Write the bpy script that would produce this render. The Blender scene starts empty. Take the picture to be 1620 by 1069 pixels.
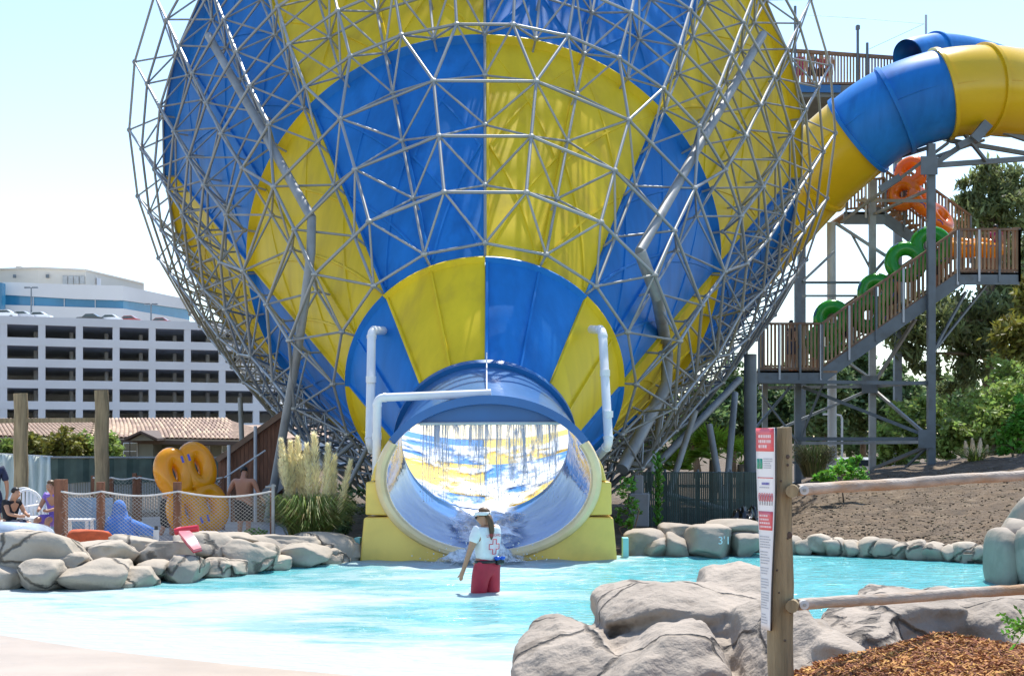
import bpy, bmesh, math, random
import numpy as np
from mathutils import Vector, Matrix, noise, Euler
random.seed(7); rng = np.random.default_rng(7)
R = math.radians
# ------------------------------------------------------------------ camera, sky, sun, exposure
F = 2300.0            # focal length in photo pixels
EYE = 2.14; HOR = 690.0
sc = bpy.context.scene
cam_d = bpy.data.cameras.new('camera'); cam = bpy.data.objects.new('camera', cam_d)
sc.collection.objects.link(cam); sc.camera = cam
cam.location = (0, 0, EYE); cam.rotation_euler = (R(90), 0, 0)
cam_d.sensor_width = 36; cam_d.lens = F/1620*36; cam_d.shift_y = (HOR-534.5)/1620
cam_d.clip_start = .1; cam_d.clip_end = 6000
SUN_EL, SUN_AZ = 60.5, 17.0     # azimuth measured from +Y (away from camera) towards +X
w = bpy.data.worlds.new('World'); sc.world = w; w.use_nodes = True
nt = w.node_tree; bg = nt.nodes['Background']
sky = nt.nodes.new('ShaderNodeTexSky'); sky.sky_type = 'NISHITA'; sky.sun_disc = False
sky.sun_elevation = R(SUN_EL); sky.sun_rotation = R(SUN_AZ)
sky.air_density = 1.0; sky.dust_density = .25; sky.ozone_density = 1.6
nt.links.new(sky.outputs[0], bg.inputs[0]); bg.inputs[1].default_value = .108
sd = bpy.data.lights.new('sun', 'SUN'); so = bpy.data.objects.new('sun', sd); sc.collection.objects.link(so)
sd.energy = 3.1; sd.angle = R(.55); sd.color = (1, .95, .87)
sv = Vector((math.sin(R(SUN_AZ))*math.cos(R(SUN_EL)), math.cos(R(SUN_AZ))*math.cos(R(SUN_EL)), math.sin(R(SUN_EL))))
so.rotation_euler = sv.to_track_quat('Z', 'Y').to_euler(); so.location = sv*80
vs = sc.view_settings; vs.view_transform = 'Standard'; vs.look = 'None'; vs.exposure = 1.26; vs.gamma = 1; vs.use_curve_mapping = False
cy = sc.cycles; cy.max_bounces = 8; cy.diffuse_bounces = 4; cy.glossy_bounces = 4; cy.transparent_max_bounces = 16; cy.transmission_bounces = 4
try: cy.use_denoising = True
except Exception: pass
C = sc.collection

# ------------------------------------------------------------------ helpers
def P(u, v, D): return Vector(((u-810)/F*D, D, EYE+(HOR-v)/F*D))
def DW(v): return F*EYE/(v-HOR)              # distance of the water plane at image row v
class MB:
    def __init__(s): s.v = []; s.f = []; s.m = []; s.mi = 0
    def add(s, vs, fs):
        o = len(s.v); s.v += [tuple(p) for p in vs]
        s.f += [tuple(i+o for i in f) for f in fs]; s.m += [s.mi]*len(fs); return s
    def box(s, c, d, rot=None):
        x, y, z = d[0]/2, d[1]/2, d[2]/2
        pts = [Vector(p) for p in ((-x,-y,-z),(x,-y,-z),(x,y,-z),(-x,y,-z),(-x,-y,z),(x,-y,z),(x,y,z),(-x,y,z))]
        if rot is not None: pts = [rot @ p for p in pts]
        c = Vector(c)
        return s.add([p+c for p in pts], [(0,3,2,1),(4,5,6,7),(0,1,5,4),(1,2,6,5),(2,3,7,6),(3,0,4,7)])
    def beam(s, a, b, w_, h_, up=(0,0,1)):
        a = Vector(a); b = Vector(b); d = b-a; L = d.length
        if L < 1e-6: return s
        d.normalize(); up = Vector(up)
        if abs(d.dot(up)) > .98: up = Vector((0,1,0))
        x = d.cross(up).normalized(); z = x.cross(d)
        m = Matrix((x, d, z)).transposed()
        return s.box((a+b)/2, (w_, L, h_), m)
    def tube(s, pts, r, n=8, cap=True, closed=False):
        pts = [Vector(p) for p in pts]; m = len(pts)
        rr = r if hasattr(r, '__len__') else [r]*m
        o = len(s.v); prev = None; vs = []
        for i, p in enumerate(pts):
            if closed: t = pts[(i+1) % m]-pts[i-1]
            elif i == 0: t = pts[1]-p
            elif i == m-1: t = p-pts[i-1]
            else: t = (pts[i+1]-p).normalized()+(p-pts[i-1]).normalized()
            if t.length < 1e-9: t = Vector((0,0,1))
            t.normalize()
            if prev is None:
                a = Vector((0,0,1)) if abs(t.z) < .9 else Vector((1,0,0))
                x = t.cross(a).normalized()
            else:
                x = (prev-t*prev.dot(t))
                x = x.normalized() if x.length > 1e-6 else t.orthogonal().normalized()
            prev = x; y = t.cross(x)
            for k in range(n):
                a = 2*math.pi*k/n
                vs.append(p+(x*math.cos(a)+y*math.sin(a))*rr[i])
        fs = []
        for i in range(m if closed else m-1):
            j = (i+1) % m
            for k in range(n):
                k2 = (k+1) % n
                fs.append((i*n+k, i*n+k2, j*n+k2, j*n+k))
        if cap and not closed:
            fs.append(tuple(range(n-1, -1, -1))); fs.append(tuple((m-1)*n+k for k in range(n)))
        return s.add(vs, fs)
    def loft(s, rings, closed=True, cap0=False, cap1=False, wrap=False):
        n = len(rings[0]); m = len(rings); vs = [p for r in rings for p in r]; fs = []
        for i in range(m if wrap else m-1):
            j = (i+1) % m
            for k in range(n if closed else n-1):
                k2 = (k+1) % n
                fs.append((i*n+k, i*n+k2, j*n+k2, j*n+k))
        if cap0: fs.append(tuple(range(n-1, -1, -1)))
        if cap1: fs.append(tuple((m-1)*n+k for k in range(n)))
        return s.add(vs, fs)
    def prism(s, poly, off):
        poly = [Vector(p) for p in poly]; off = Vector(off); n = len(poly)
        fs = [tuple(range(n)), tuple(range(2*n-1, n-1, -1))]
        fs += [(i, n+i, n+(i+1) % n, (i+1) % n) for i in range(n)]
        return s.add(poly+[p+off for p in poly], fs)
    def ball(s, c, r, n=10, m=6, rot=None):
        c = Vector(c); r = r if hasattr(r, '__len__') else (r, r, r); rings = []
        for i in range(m+1):
            t = math.pi*i/m; ring = []
            for k in range(n):
                a = 2*math.pi*k/n
                p = Vector((r[0]*math.sin(t)*math.cos(a), r[1]*math.sin(t)*math.sin(a), r[2]*math.cos(t)))
                if rot is not None: p = rot @ p
                ring.append(c+p)
            rings.append(ring)
        return s.loft(rings)
    def build(s, name, mat, parent=None, smooth=False, recalc=True, loc=None):
        me = bpy.data.meshes.new(name)
        vv = s.v
        if loc is not None: vv = [(p[0]-loc[0], p[1]-loc[1], p[2]-loc[2]) for p in vv]
        me.from_pydata(vv, [], s.f)
        mats = mat if isinstance(mat, (list, tuple)) else [mat]
        for m in mats: me.materials.append(m)
        if len(mats) > 1: me.polygons.foreach_set('material_index', s.m)
        if recalc:
            bm = bmesh.new(); bm.from_mesh(me)
            bmesh.ops.recalc_face_normals(bm, faces=bm.faces); bm.to_mesh(me); bm.free()
        if smooth:
            me.shade_smooth() if smooth is True else None
            if smooth is not True:
                me.polygons.foreach_set('use_smooth', [True]*len(me.polygons))
                me.set_sharp_from_angle(angle=R(smooth))
        me.update()
        return link(name, me, parent, loc)
def link(name, me, parent=None, loc=None, mw=None):
    o = bpy.data.objects.new(name, me); C.objects.link(o)
    if loc is not None: o.location = loc
    if mw is not None: o.matrix_world = mw
    if parent is not None:
        o.parent = parent
        o.matrix_parent_inverse = PINV.get(parent.name, Matrix.Identity(4))
    return o
PINV = {}
def tag(o, label=None, cat=None, group=None, kind=None):
    if label: o['label'] = label
    if cat: o['category'] = cat
    if group: o['group'] = group
    if kind: o['kind'] = kind
    return o
def thing(name, label, cat, loc=(0,0,0), group=None):
    o = bpy.data.objects.new(name, None); C.objects.link(o); o.location = loc; o.empty_display_size = .3
    PINV[o.name] = Matrix.Translation(-Vector(loc))       # parts are given in world coordinates
    return tag(o, label, cat, group)
def copy_tree(src, delta, label=None, parent=None):
    c = src.copy(); C.objects.link(c)
    if parent is None: c.location = src.location+Vector(delta)
    else: c.parent = parent
    if label: c['label'] = label
    for ch in src.children: copy_tree(ch, delta, None, c)
    return c
def struct(o): o['kind'] = 'structure'; return o

# ------------------------------------------------------------------ materials
def mat(name, col, rough=.5, var=.12, scale=2.0, bump=0, bscale=20, metal=0, spec=.5, stretch=(1,1,1), trans=0, island=0,
        col2=None, coat=0, detail=4, objvar=0, spots=None, bdist=.02, crack=0):
    m = bpy.data.materials.new(name); m.use_nodes = True; t = m.node_tree; N = t.nodes; L = t.links
    b = N['Principled BSDF']; b.inputs['Roughness'].default_value = rough; b.inputs['Metallic'].default_value = metal
    b.inputs['Specular IOR Level'].default_value = spec
    if coat: b.inputs['Coat Weight'].default_value = coat; b.inputs['Coat Roughness'].default_value = .08
    tc = N.new('ShaderNodeTexCoord'); mp = N.new('ShaderNodeMapping'); mp.inputs['Scale'].default_value = stretch
    L.new(tc.outputs['Object'], mp.inputs['Vector'])
    nz = N.new('ShaderNodeTexNoise'); nz.inputs['Scale'].default_value = scale; nz.inputs['Detail'].default_value = detail
    nz.inputs['Roughness'].default_value = .6
    L.new(mp.outputs[0], nz.inputs['Vector'])
    mx = N.new('ShaderNodeMix'); mx.data_type = 'RGBA'
    c = Vector(col[:3]); lo = col2 if col2 else tuple(c*(1-var)); hi = col if col2 else tuple(min(1, x*(1+var)) for x in c)
    mr = N.new('ShaderNodeMapRange'); mr.inputs[1].default_value = .35; mr.inputs[2].default_value = .65
    L.new(nz.outputs[0], mr.inputs[0]); L.new(mr.outputs[0], mx.inputs[0])
    mx.inputs[6].default_value = (*lo, 1); mx.inputs[7].default_value = (*hi, 1)
    out = mx.outputs[2]
    if spots:      # (colour, scale, threshold, softness)
        n2 = N.new('ShaderNodeTexNoise'); n2.inputs['Scale'].default_value = spots[1]; n2.inputs['Detail'].default_value = 6
        L.new(mp.outputs[0], n2.inputs['Vector'])
        r2 = N.new('ShaderNodeMapRange'); r2.inputs[1].default_value = spots[2]; r2.inputs[2].default_value = spots[2]+spots[3]
        L.new(n2.outputs[0], r2.inputs[0])
        m2 = N.new('ShaderNodeMix'); m2.data_type = 'RGBA'; L.new(r2.outputs[0], m2.inputs[0]); L.new(out, m2.inputs[6])
        m2.inputs[7].default_value = (*spots[0], 1); out = m2.outputs[2]
    if island or objvar:
        hs = N.new('ShaderNodeHueSaturation'); amt = island or objvar
        if island:
            g = N.new('ShaderNodeNewGeometry'); rnd = g.outputs['Random Per Island']
        else:
            g = N.new('ShaderNodeObjectInfo'); rnd = g.outputs['Random']
        r3 = N.new('ShaderNodeMapRange'); r3.inputs[3].default_value = 1-amt; r3.inputs[4].default_value = 1+amt
        L.new(rnd, r3.inputs[0]); L.new(r3.outputs[0], hs.inputs['Value'])
        r4 = N.new('ShaderNodeMapRange'); r4.inputs[3].default_value = .5-.03*amt; r4.inputs[4].default_value = .5+.05*amt
        L.new(rnd, r4.inputs[0]); L.new(r4.outputs[0], hs.inputs['Hue'])
        L.new(out, hs.inputs['Color']); out = hs.outputs[0]
    ck = None
    if crack:
        dn = N.new('ShaderNodeTexNoise'); dn.inputs['Scale'].default_value = crack*2.2; dn.inputs['Detail'].default_value = 6; L.new(mp.outputs[0], dn.inputs['Vector'])
        dm_ = N.new('ShaderNodeMix'); dm_.data_type = 'RGBA'; dm_.inputs[0].default_value = .30/crack; L.new(mp.outputs[0], dm_.inputs[6]); L.new(dn.outputs['Color'], dm_.inputs[7])
        vo = N.new('ShaderNodeTexVoronoi'); vo.feature = 'DISTANCE_TO_EDGE'; vo.inputs['Scale'].default_value = crack; L.new(dm_.outputs[2], vo.inputs['Vector'])
        cr_r = N.new('ShaderNodeMapRange'); cr_r.inputs[1].default_value = .004; cr_r.inputs[2].default_value = .022; L.new(vo.outputs['Distance'], cr_r.inputs[0]); ck = cr_r.outputs[0]
        cm_ = N.new('ShaderNodeMix'); cm_.data_type = 'RGBA'; L.new(ck, cm_.inputs[0]); L.new(out, cm_.inputs[7]); cm_.inputs[6].default_value = (*[x*.33 for x in col[:3]], 1); out = cm_.outputs[2]
    L.new(out, b.inputs['Base Color'])
    if bump:
        nb = N.new('ShaderNodeTexNoise'); nb.inputs['Scale'].default_value = bscale; nb.inputs['Detail'].default_value = 5
        L.new(mp.outputs[0], nb.inputs['Vector'])
        bp = N.new('ShaderNodeBump'); bp.inputs['Strength'].default_value = bump; bp.inputs['Distance'].default_value = bdist
        L.new(nb.outputs[0], bp.inputs['Height']); L.new(bp.outputs[0], b.inputs['Normal'])
        if ck is not None:
            b2 = N.new('ShaderNodeBump'); b2.inputs['Strength'].default_value = .9; b2.inputs['Distance'].default_value = .03; L.new(ck, b2.inputs['Height']); L.new(bp.outputs[0], b2.inputs['Normal']); L.new(b2.outputs[0], b.inputs['Normal'])
    if trans:
        tr = N.new('ShaderNodeBsdfTranslucent'); L.new(out, tr.inputs[0])
        ms = N.new('ShaderNodeMixShader'); ms.inputs[0].default_value = trans
        L.new(b.outputs[0], ms.inputs[1]); L.new(tr.outputs[0], ms.inputs[2]); L.new(ms.outputs[0], N['Material Output'].inputs[0])
    return m
BLUE = mat('blue_fibreglass', (.016,.185,.56), .42, .14, .6, spec=.22, stretch=(2.2,2.2,.3), spots=((.012,.13,.42), 1.1, .54, .25))
YEL = mat('yellow_fibreglass', (.76,.55,.020), .42, .10, .6, spec=.22, stretch=(2.2,2.2,.3), spots=((.58,.40,.03), 1.1, .54, .25))
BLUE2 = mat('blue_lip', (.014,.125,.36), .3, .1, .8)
YEL2 = mat('yellow_tube', (.72,.46,.012), .22, .06, .6, spec=.5)
CREAM = mat('cream_yellow_gelcoat', (.90,.62,.13), .28, .10, 1.2, spots=((.66,.48,.10), 1.8, .52, .3))
INB = mat('blue_polished_inside', (.02,.16,.52), .05, .2, .8, .25, 1.2, spec=.7, trans=.18, bdist=.1, spots=((.06,.25,.56), 2.2, .60, .2))
STEEL = mat('galvanised_steel', (.33,.34,.335), .42, .18, 3, metal=.35, spots=((.30,.27,.22), 2.2, .56, .25), objvar=.12)
STEELD = mat('painted_grey_steel', (.14,.165,.185), .5, .15, 1.5, spots=((.10,.10,.095), 2, .55, .2))
STEELL = mat('pale_grey_steel', (.55,.56,.57), .45, .1, 1.5)
STEELW = mat('weathered_steel_pipe', (.30,.31,.31), .55, .18, 1.8, metal=.2, spots=((.25,.2,.15), 2.5, .6, .2))
PVC = mat('white_pvc', (.80,.80,.80), .35, .04, 2, spots=((.62,.60,.57), 1.5, .55, .3))
WOODP = mat('weathered_pole_wood', (.29,.225,.13), .85, .3, 3, .5, 30, stretch=(6,6,.6), spots=((.16,.15,.07), 1.2, .55, .3))
WOODR = mat('rail_log_wood', (.42,.355,.295), .8, .25, 2.5, .45, 20, stretch=(.5,4,6), spots=((.36,.22,.12), 1.5, .5, .2))
WOODB = mat('brown_stained_wood', (.20,.085,.045), .75, .25, 3, .3, 25, stretch=(4,4,.8))
WOODF = mat('cedar_picket', (.34,.21,.125), .8, .25, 3, .3, 25, stretch=(4,4,.5), objvar=.25)
TOPR = mat('brown_rail', (.22,.13,.08), .75, .2, 2)
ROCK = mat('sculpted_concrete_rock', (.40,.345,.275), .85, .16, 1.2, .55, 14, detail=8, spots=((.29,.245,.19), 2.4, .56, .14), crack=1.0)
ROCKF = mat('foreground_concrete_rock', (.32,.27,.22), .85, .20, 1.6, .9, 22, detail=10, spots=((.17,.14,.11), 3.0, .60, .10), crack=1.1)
ROCKW = mat('painted_pool_rock', (.34,.29,.235), .8, .14, 1.3, .45, 14, spots=((.23,.21,.17), 2.2, .55, .15))
SAND = mat('beach_floor', (.385,.315,.25), .5, .08, 1.2, .15, 40, spots=((.29,.265,.24), 1.6, .62, .12))
DIRT = mat('dry_soil', (.105,.073,.044), .95, .35, 2.2, 1.0, 9, detail=10, spots=((.18,.135,.088), 3.5, .55, .12), bdist=.08)
CLOD = mat('soil_clod', (.165,.12,.078), .95, .3, 4, .6, 20, island=.4)
MULCH = mat('bark_mulch', (.22,.095,.04), .9, .35, 5, 1.0, 30, detail=8)
CHIP = mat('bark_chip', (.37,.14,.05), .85, .2, 5, island=.7)
PATIO = mat('patio_paving', (.42,.39,.36), .8, .1, 1.5, .2, 20)
GROUND = mat('ground_soil', (.21,.17,.12), .95, .25, .5, .4, 6)
DARKF = mat('dark_fence_slat', (.045,.075,.060), .6, .25, 2, objvar=.3)
WHITEP = mat('white_plastic', (.78,.78,.77), .35, .03, 2)
GARW = mat('garage_concrete', (.76,.75,.77), .8, .05, .15)
GARD = mat('garage_inner', (.70,.72,.78), .9, .1, .3)
HOTW = mat('hotel_white_stucco', (.74,.72,.70), .8, .04, .1)
HOTC = mat('hotel_cream_stucco', (.68,.63,.56), .8, .04, .1)
GLASSB = mat('blue_hotel_glass', (.035,.20,.36), .12, .15, .2)
GLASSD = mat('dark_window_glass', (.03,.045,.055), .08, .2, 1)
HOUSEW = mat('house_stucco', (.20,.20,.16), .85, .06, 1)
ROOFT = mat('roof_tile', (.37,.255,.185), .85, .18, 1.5, objvar=.35)
TRIM = mat('dark_roof_trim', (.10,.07,.055), .8, .1, 2)
LEAF_O = mat('olive_leaf', (.20,.19,.035), .6, .2, .6, trans=.35, island=.5)
LEAF_G = mat('bright_leaf', (.13,.30,.035), .5, .2, .6, trans=.45, island=.5)
LEAF_E = mat('eucalyptus_leaf', (.19,.225,.09), .55, .2, .4, trans=.45, island=.5)
LEAF_D = mat('dark_conifer_leaf', (.15,.22,.085), .6, .2, .3, trans=.4, island=.5)
LEAF_B = mat('bush_leaf', (.24,.32,.075), .55, .2, .4, trans=.45, island=.5)
LEAF_P = mat('palm_leaf', (.30,.45,.05), .45, .15, .8, trans=.55, island=.3)
GRASSM = mat('grass_blade', (.21,.27,.06), .6, .2, 1, trans=.35, island=.5)
GRASSD = mat('dry_grass_blade', (.38,.29,.12), .7, .2, 1, trans=.35, island=.4)
PLUME = mat('pampas_plume', (.90,.82,.55), .9, .08, 2, trans=.5, island=.2)
PLUMEP = mat('pink_plume', (.88,.76,.60), .9, .1, 2, trans=.5, island=.2)
BARK = mat('bark', (.20,.145,.10), .9, .3, 3, .5, 12, stretch=(3,3,.6))
SKINA = mat('skin_tan', (.48,.25,.15), .5, .06, 4)
SKINB = mat('skin_ruddy', (.52,.24,.14), .5, .06, 4)
SKINC = mat('skin_brown', (.33,.16,.09), .5, .06, 4)
CL_W = mat('white_cotton', (.80,.80,.80), .9, .04, 6, .7, 14)
CL_R = mat('red_nylon', (.42,.020,.045), .6, .1, 6, .7, 12)
CL_K = mat('black_cloth', (.014,.014,.018), .85, .2, 6)
CL_N = mat('navy_cloth', (.02,.03,.07), .85, .2, 6)
CL_B = mat('blue_towel', (.06,.20,.58), .95, .15, 6, .4, 60)
CL_M = mat('magenta_cloth', (.40,.03,.15), .8, .1, 6)
CL_T = mat('teal_cloth', (.03,.20,.22), .8, .1, 6)
CL_P = mat('purple_cloth', (.25,.16,.55), .8, .1, 6)
HAIRB = mat('brown_hair', (.10,.055,.022), .5, .3, 20, stretch=(4,4,.5))
HAIRK = mat('black_hair', (.012,.010,.010), .5, .3, 20)
BLK = mat('black_plastic', (.012,.012,.014), .3, .1, 3)
BLKS = mat('black_sheeting', (.010,.010,.011), .16, .2, 3, .8, 8)
REDP = mat('red_foam', (.62,.03,.05), .4, .08, 3)
PINKW = mat('worn_pink_board', (.72,.16,.19), .4, .1, 4, spots=((.8,.62,.62), 2.5, .5, .1))
VYEL = mat('yellow_vinyl', (.90,.40,.008), .16, .04, 2, coat=.4, trans=.35)
VORG = mat('orange_vinyl', (.85,.22,.012), .2, .05, 2, coat=.3, trans=.3)
VGRN = mat('green_vinyl', (.035,.36,.035), .2, .05, 2, coat=.3, trans=.3)
VCLR = mat('clear_grey_vinyl', (.45,.52,.62), .08, .2, 3, coat=.5)
HAND = mat('purple_strap', (.10,.10,.45), .4, .1, 5)
ROPE = mat('white_rope', (.66,.64,.60), .8, .1, 12)
NET = mat('net_cord', (.42,.40,.36), .8, .1, 8)
TARP = mat('pale_tarpaulin', (.56,.63,.60), .55, .06, 1.2, .2, 6, stretch=(3,3,.4))
SIGNW = mat('sign_white', (.80,.79,.80), .4, .02, 3)
SIGNR = mat('sign_red', (.72,.09,.11), .4, .04, 3)
SIGNG = mat('sign_green', (.04,.33,.20), .4, .04, 3)
SIGNT = mat('sign_grey_print', (.42,.43,.47), .5, .05, 8)
SIGNP = mat('sign_pink_print', (.86,.62,.63), .5, .05, 8)
REDI = mat('red_ink', (.60,.05,.08), .7, .05, 8)
CONC = mat('grey_concrete', (.30,.29,.28), .85, .12, 2, .3, 12)
TEALW = mat('pool_wall_paint', (.25,.62,.66), .5, .1, 2)
CARM = [mat('car_paint_'+n, c, .25, .03, 1, coat=.5) for n, c in (('white',(.75,.75,.75)),('red',(.35,.02,.02)),('grey',(.2,.21,.23)),('black',(.02,.02,.025)),('silver',(.5,.5,.52)))]
EXITB = mat('exit_blue_sheen', (.16,.36,.66), .2, .12, 1.0, coat=.6, trans=.45, spots=((.20,.35,.58), 1.6, .52, .3))  # exit tube blue, lightened so the colour carries the whitish sky sheen
CREAML = mat('cream_rim_gelcoat', (.88,.66,.36), .22, .10, 1.5, spots=((.80,.55,.25), 2.0, .52, .3))
# ------------------------------------------------------------------ setting: ground, beach, water
def sstep(a, b, x):
    t = min(1, max(0, (x-a)/(b-a))); return t*t*(3-2*t)
def lerp_tab(tab, x):
    if x <= tab[0][0]: return tab[0][1]
    for (a, ya), (b, yb) in zip(tab, tab[1:]):
        if x <= b: return ya+(yb-ya)*(x-a)/(b-a)
    return tab[-1][1]
BANK = [(-900,20.0),(0,20.6),(200,21.3),(420,24.2),(565,26.0),(985,26.2),(1050,26.4),(1200,27.0),(1560,24.6),(1640,22.0),(2600,20.0)]
def terr_z(u, D):
    db = lerp_tab(BANK, u)
    k = sstep(1185, 1290, u)
    ztop = EYE-(lerp_tab([(1180,790),(1250,772),(1400,748),(1600,722),(2000,700)], u)-HOR)/F*40
    zr = .22+min(1, (D-db)/(40-db))*(ztop-.22) if D < 40 else ztop
    zl = .02+.012*max(0, D-db) if D < 36 else .02+.012*(36-db)
    z = zl+(zr-zl)*k
    far = sstep(48, 75, D)
    z = z*(1-far)-2.2*far
    if D < 46:
        x = (u-810)/F*D
        z += (.035+.05*k)*noise.noise(Vector((x*.9, D*.9, 3)))+(.02+.04*k)*noise.noise(Vector((x*2.7, D*2.7, 9)))
    return z
us = list(np.linspace(-900, 1150, 60))+list(np.linspace(1170, 1700, 90))+list(np.linspace(1720, 2700, 30))
ts = [0,.04]+list(np.linspace(.25, 16, 60))+[18,20,23,27,32,40,55,90,180,400,900,2500]
vv = []; ff = []
for u in us:
    db = lerp_tab(BANK, u)
    for i, t in enumerate(ts):
        D = db+t; p = P(u, 0, D); z = terr_z(u, D)
        if i == 0: z = -.5
        vv.append((p.x, p.y, z))
n = len(ts)
for i in range(len(us)-1):
    for j in range(n-1): ff.append((i*n+j, (i+1)*n+j, (i+1)*n+j+1, i*n+j+1))
g = MB(); g.add(vv, ff); struct(g.build('ground', DIRT, smooth=True))
# patio on the left
g = MB(); vv = []; ff = []
pu = list(np.linspace(-900, 500, 24))
for u in pu:
    db = lerp_tab(BANK, u)
    for t in (.35, 3, 6, 9, 12, 15): p = P(u, 0, db+t); vv.append((p.x, p.y, .30))
for i in range(len(pu)-1):
    for j in range(5): ff.append((i*6+j, (i+1)*6+j, (i+1)*6+j+1, i*6+j+1))
g.add(vv, ff); pat = struct(g.build('patio', PATIO))
pat.location.z = -.12
# near ground behind and beside the camera
g = MB(); g.add([(-60,-40,-.62),(60,-40,-.62),(60,34,-.62),(-60,34,-.62)], [(0,1,2,3)]); struct(g.build('lower_ground', GROUND))
SHORE = [P(u, v, DW(v)) for u, v in ((-900,925),(-200,965),(0,1004),(150,1027),(400,1054),(820,1090),(1000,1110),(1600,1170),(2400,1210))]
def shore_d(x, y):
    best = 1e9; s = 1
    for a, b in zip(SHORE, SHORE[1:]):
        dx, dy = b.x-a.x, b.y-a.y; t = max(0, min(1, ((x-a.x)*dx+(y-a.y)*dy)/(dx*dx+dy*dy)))
        ex, ey = x-a.x-t*dx, y-a.y-t*dy; d = math.hypot(ex, ey)
        if d < best: best = d; s = 1 if dx*ey-dy*ex > 0 else -1
    return s*best
xs = np.arange(-16, 12.01, .5); ys = np.arange(-2, 24.01, .5); g = MB(); vv = []; ff = []
for x in xs:
    for y in ys: vv.append((x, y, max(-.55, min(.55, -.05*shore_d(x, y)))))
n = len(ys)
for i in range(len(xs)-1):
    for j in range(n-1): ff.append((i*n+j, (i+1)*n+j, (i+1)*n+j+1, i*n+j+1))
g.add(vv, ff); struct(g.build('beach', SAND, smooth=True))
# pool water: one sheet with real ripples, foam amount stored per vertex
def water_mat():
    m = bpy.data.materials.new('pool_water'); m.use_nodes = True; t = m.node_tree; N = t.nodes; L = t.links; b = N['Principled BSDF']
    at = N.new('ShaderNodeAttribute'); at.attribute_name = 'foam'
    tc = N.new('ShaderNodeTexCoord'); mp = N.new('ShaderNodeMapping'); mp.inputs['Scale'].default_value = (.55,1.3,1)
    L.new(tc.outputs['Object'], mp.inputs[0])
    n1 = N.new('ShaderNodeTexNoise'); n1.inputs['Scale'].default_value = 1.5; n1.inputs['Detail'].default_value = 9; n1.inputs['Roughness'].default_value = .68
    n1.inputs['Distortion'].default_value = .8; L.new(mp.outputs[0], n1.inputs['Vector'])
    ad = N.new('ShaderNodeMath'); ad.operation = 'ADD'; L.new(n1.outputs[0], ad.inputs[0]); L.new(at.outputs['Fac'], ad.inputs[1])
    mr = N.new('ShaderNodeMapRange'); mr.inputs[1].default_value = .66; mr.inputs[2].default_value = 1.02; L.new(ad.outputs[0], mr.inputs[0])
    n2 = N.new('ShaderNodeTexNoise'); n2.inputs['Scale'].default_value = .5; L.new(mp.outputs[0], n2.inputs['Vector'])
    c0 = N.new('ShaderNodeMix'); c0.data_type = 'RGBA'; L.new(n2.outputs[0], c0.inputs[0])
    c0.inputs[6].default_value = (.075,.40,.455,1); c0.inputs[7].default_value = (.15,.49,.51,1)
    c1 = N.new('ShaderNodeMix'); c1.data_type = 'RGBA'; L.new(mr.outputs[0], c1.inputs[0]); L.new(c0.outputs[2], c1.inputs[6])
    c1.inputs[7].default_value = (.39,.42,.41,1); L.new(c1.outputs[2], b.inputs['Base Color'])
    rr = N.new('ShaderNodeMapRange'); rr.inputs[3].default_value = .07; rr.inputs[4].default_value = .6; L.new(mr.outputs[0], rr.inputs[0])
    L.new(rr.outputs[0], b.inputs['Roughness']); b.inputs['IOR'].default_value = 1.33
    n3 = N.new('ShaderNodeTexNoise'); n3.inputs['Scale'].default_value = 5.5; n3.inputs['Detail'].default_value = 6; n3.inputs['Distortion'].default_value = .6
    L.new(mp.outputs[0], n3.inputs['Vector'])
    bp = N.new('ShaderNodeBump'); bp.inputs['Strength'].default_value = .62; bp.inputs['Distance'].default_value = .10
    L.new(n3.outputs[0], bp.inputs['Height']); L.new(bp.outputs[0], b.inputs['Normal'])
    return m
WATER = water_mat()
def uv_of(x, y, z=0): return 810+x/y*F, HOR+(EYE-z)/y*F
xs = np.arange(-15, 13.01, .11); ys = np.concatenate([np.arange(10.5, 28.01, .11)])
vv = []; ff = []; fo = []
for x in xs:
    for y in ys:
        d = shore_d(x, y); a = sstep(-.2, 2.5, d)
        rough = .5+1.2*math.exp(-((x+.4)**2/14+(y-24.5)**2/9))
        z = a*rough*(.028*noise.noise(Vector((x*.7, y*1.3, 0)))+.02*noise.noise(Vector((x*2.1, y*3.4, 4)))+.010*noise.noise(Vector((x*5, y*8, 8))))
        vv.append((x, y, z))
        f_ = .60*math.exp(-max(0, d)/1.6)+.34*math.exp(-max(0,d)/5.5)+.30*math.exp(-((x+3.2)/1.6)**2-((y-18.5)/1.5)**2)+.22*math.exp(-((x+.33)/.5)**2-((y-19.9)/.3)**2)
        f_ += .50*math.exp(-((x+.5)/2.6)**2-((y-25.3)/1.5)**2)+.26*math.exp(-((x+.6)/3.2)**2-((y-22.5)/2.2)**2)
        f_ += .16*math.exp(-((y-19.3+.10*x)/.7)**2)+.14*math.exp(-((y-26+.0*x)/.6)**2)*(1 if x > 2 else .3)
        fo.append(f_)
n = len(ys)
for i in range(len(xs)-1):
    for j in range(n-1): ff.append((i*n+j, (i+1)*n+j, (i+1)*n+j+1, i*n+j+1))
g = MB(); g.add(vv, ff); o = struct(g.build('water', WATER, smooth=True, recalc=False))
at = o.data.attributes.new('foam', 'FLOAT', 'POINT'); at.data.foreach_set('value', fo)

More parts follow.
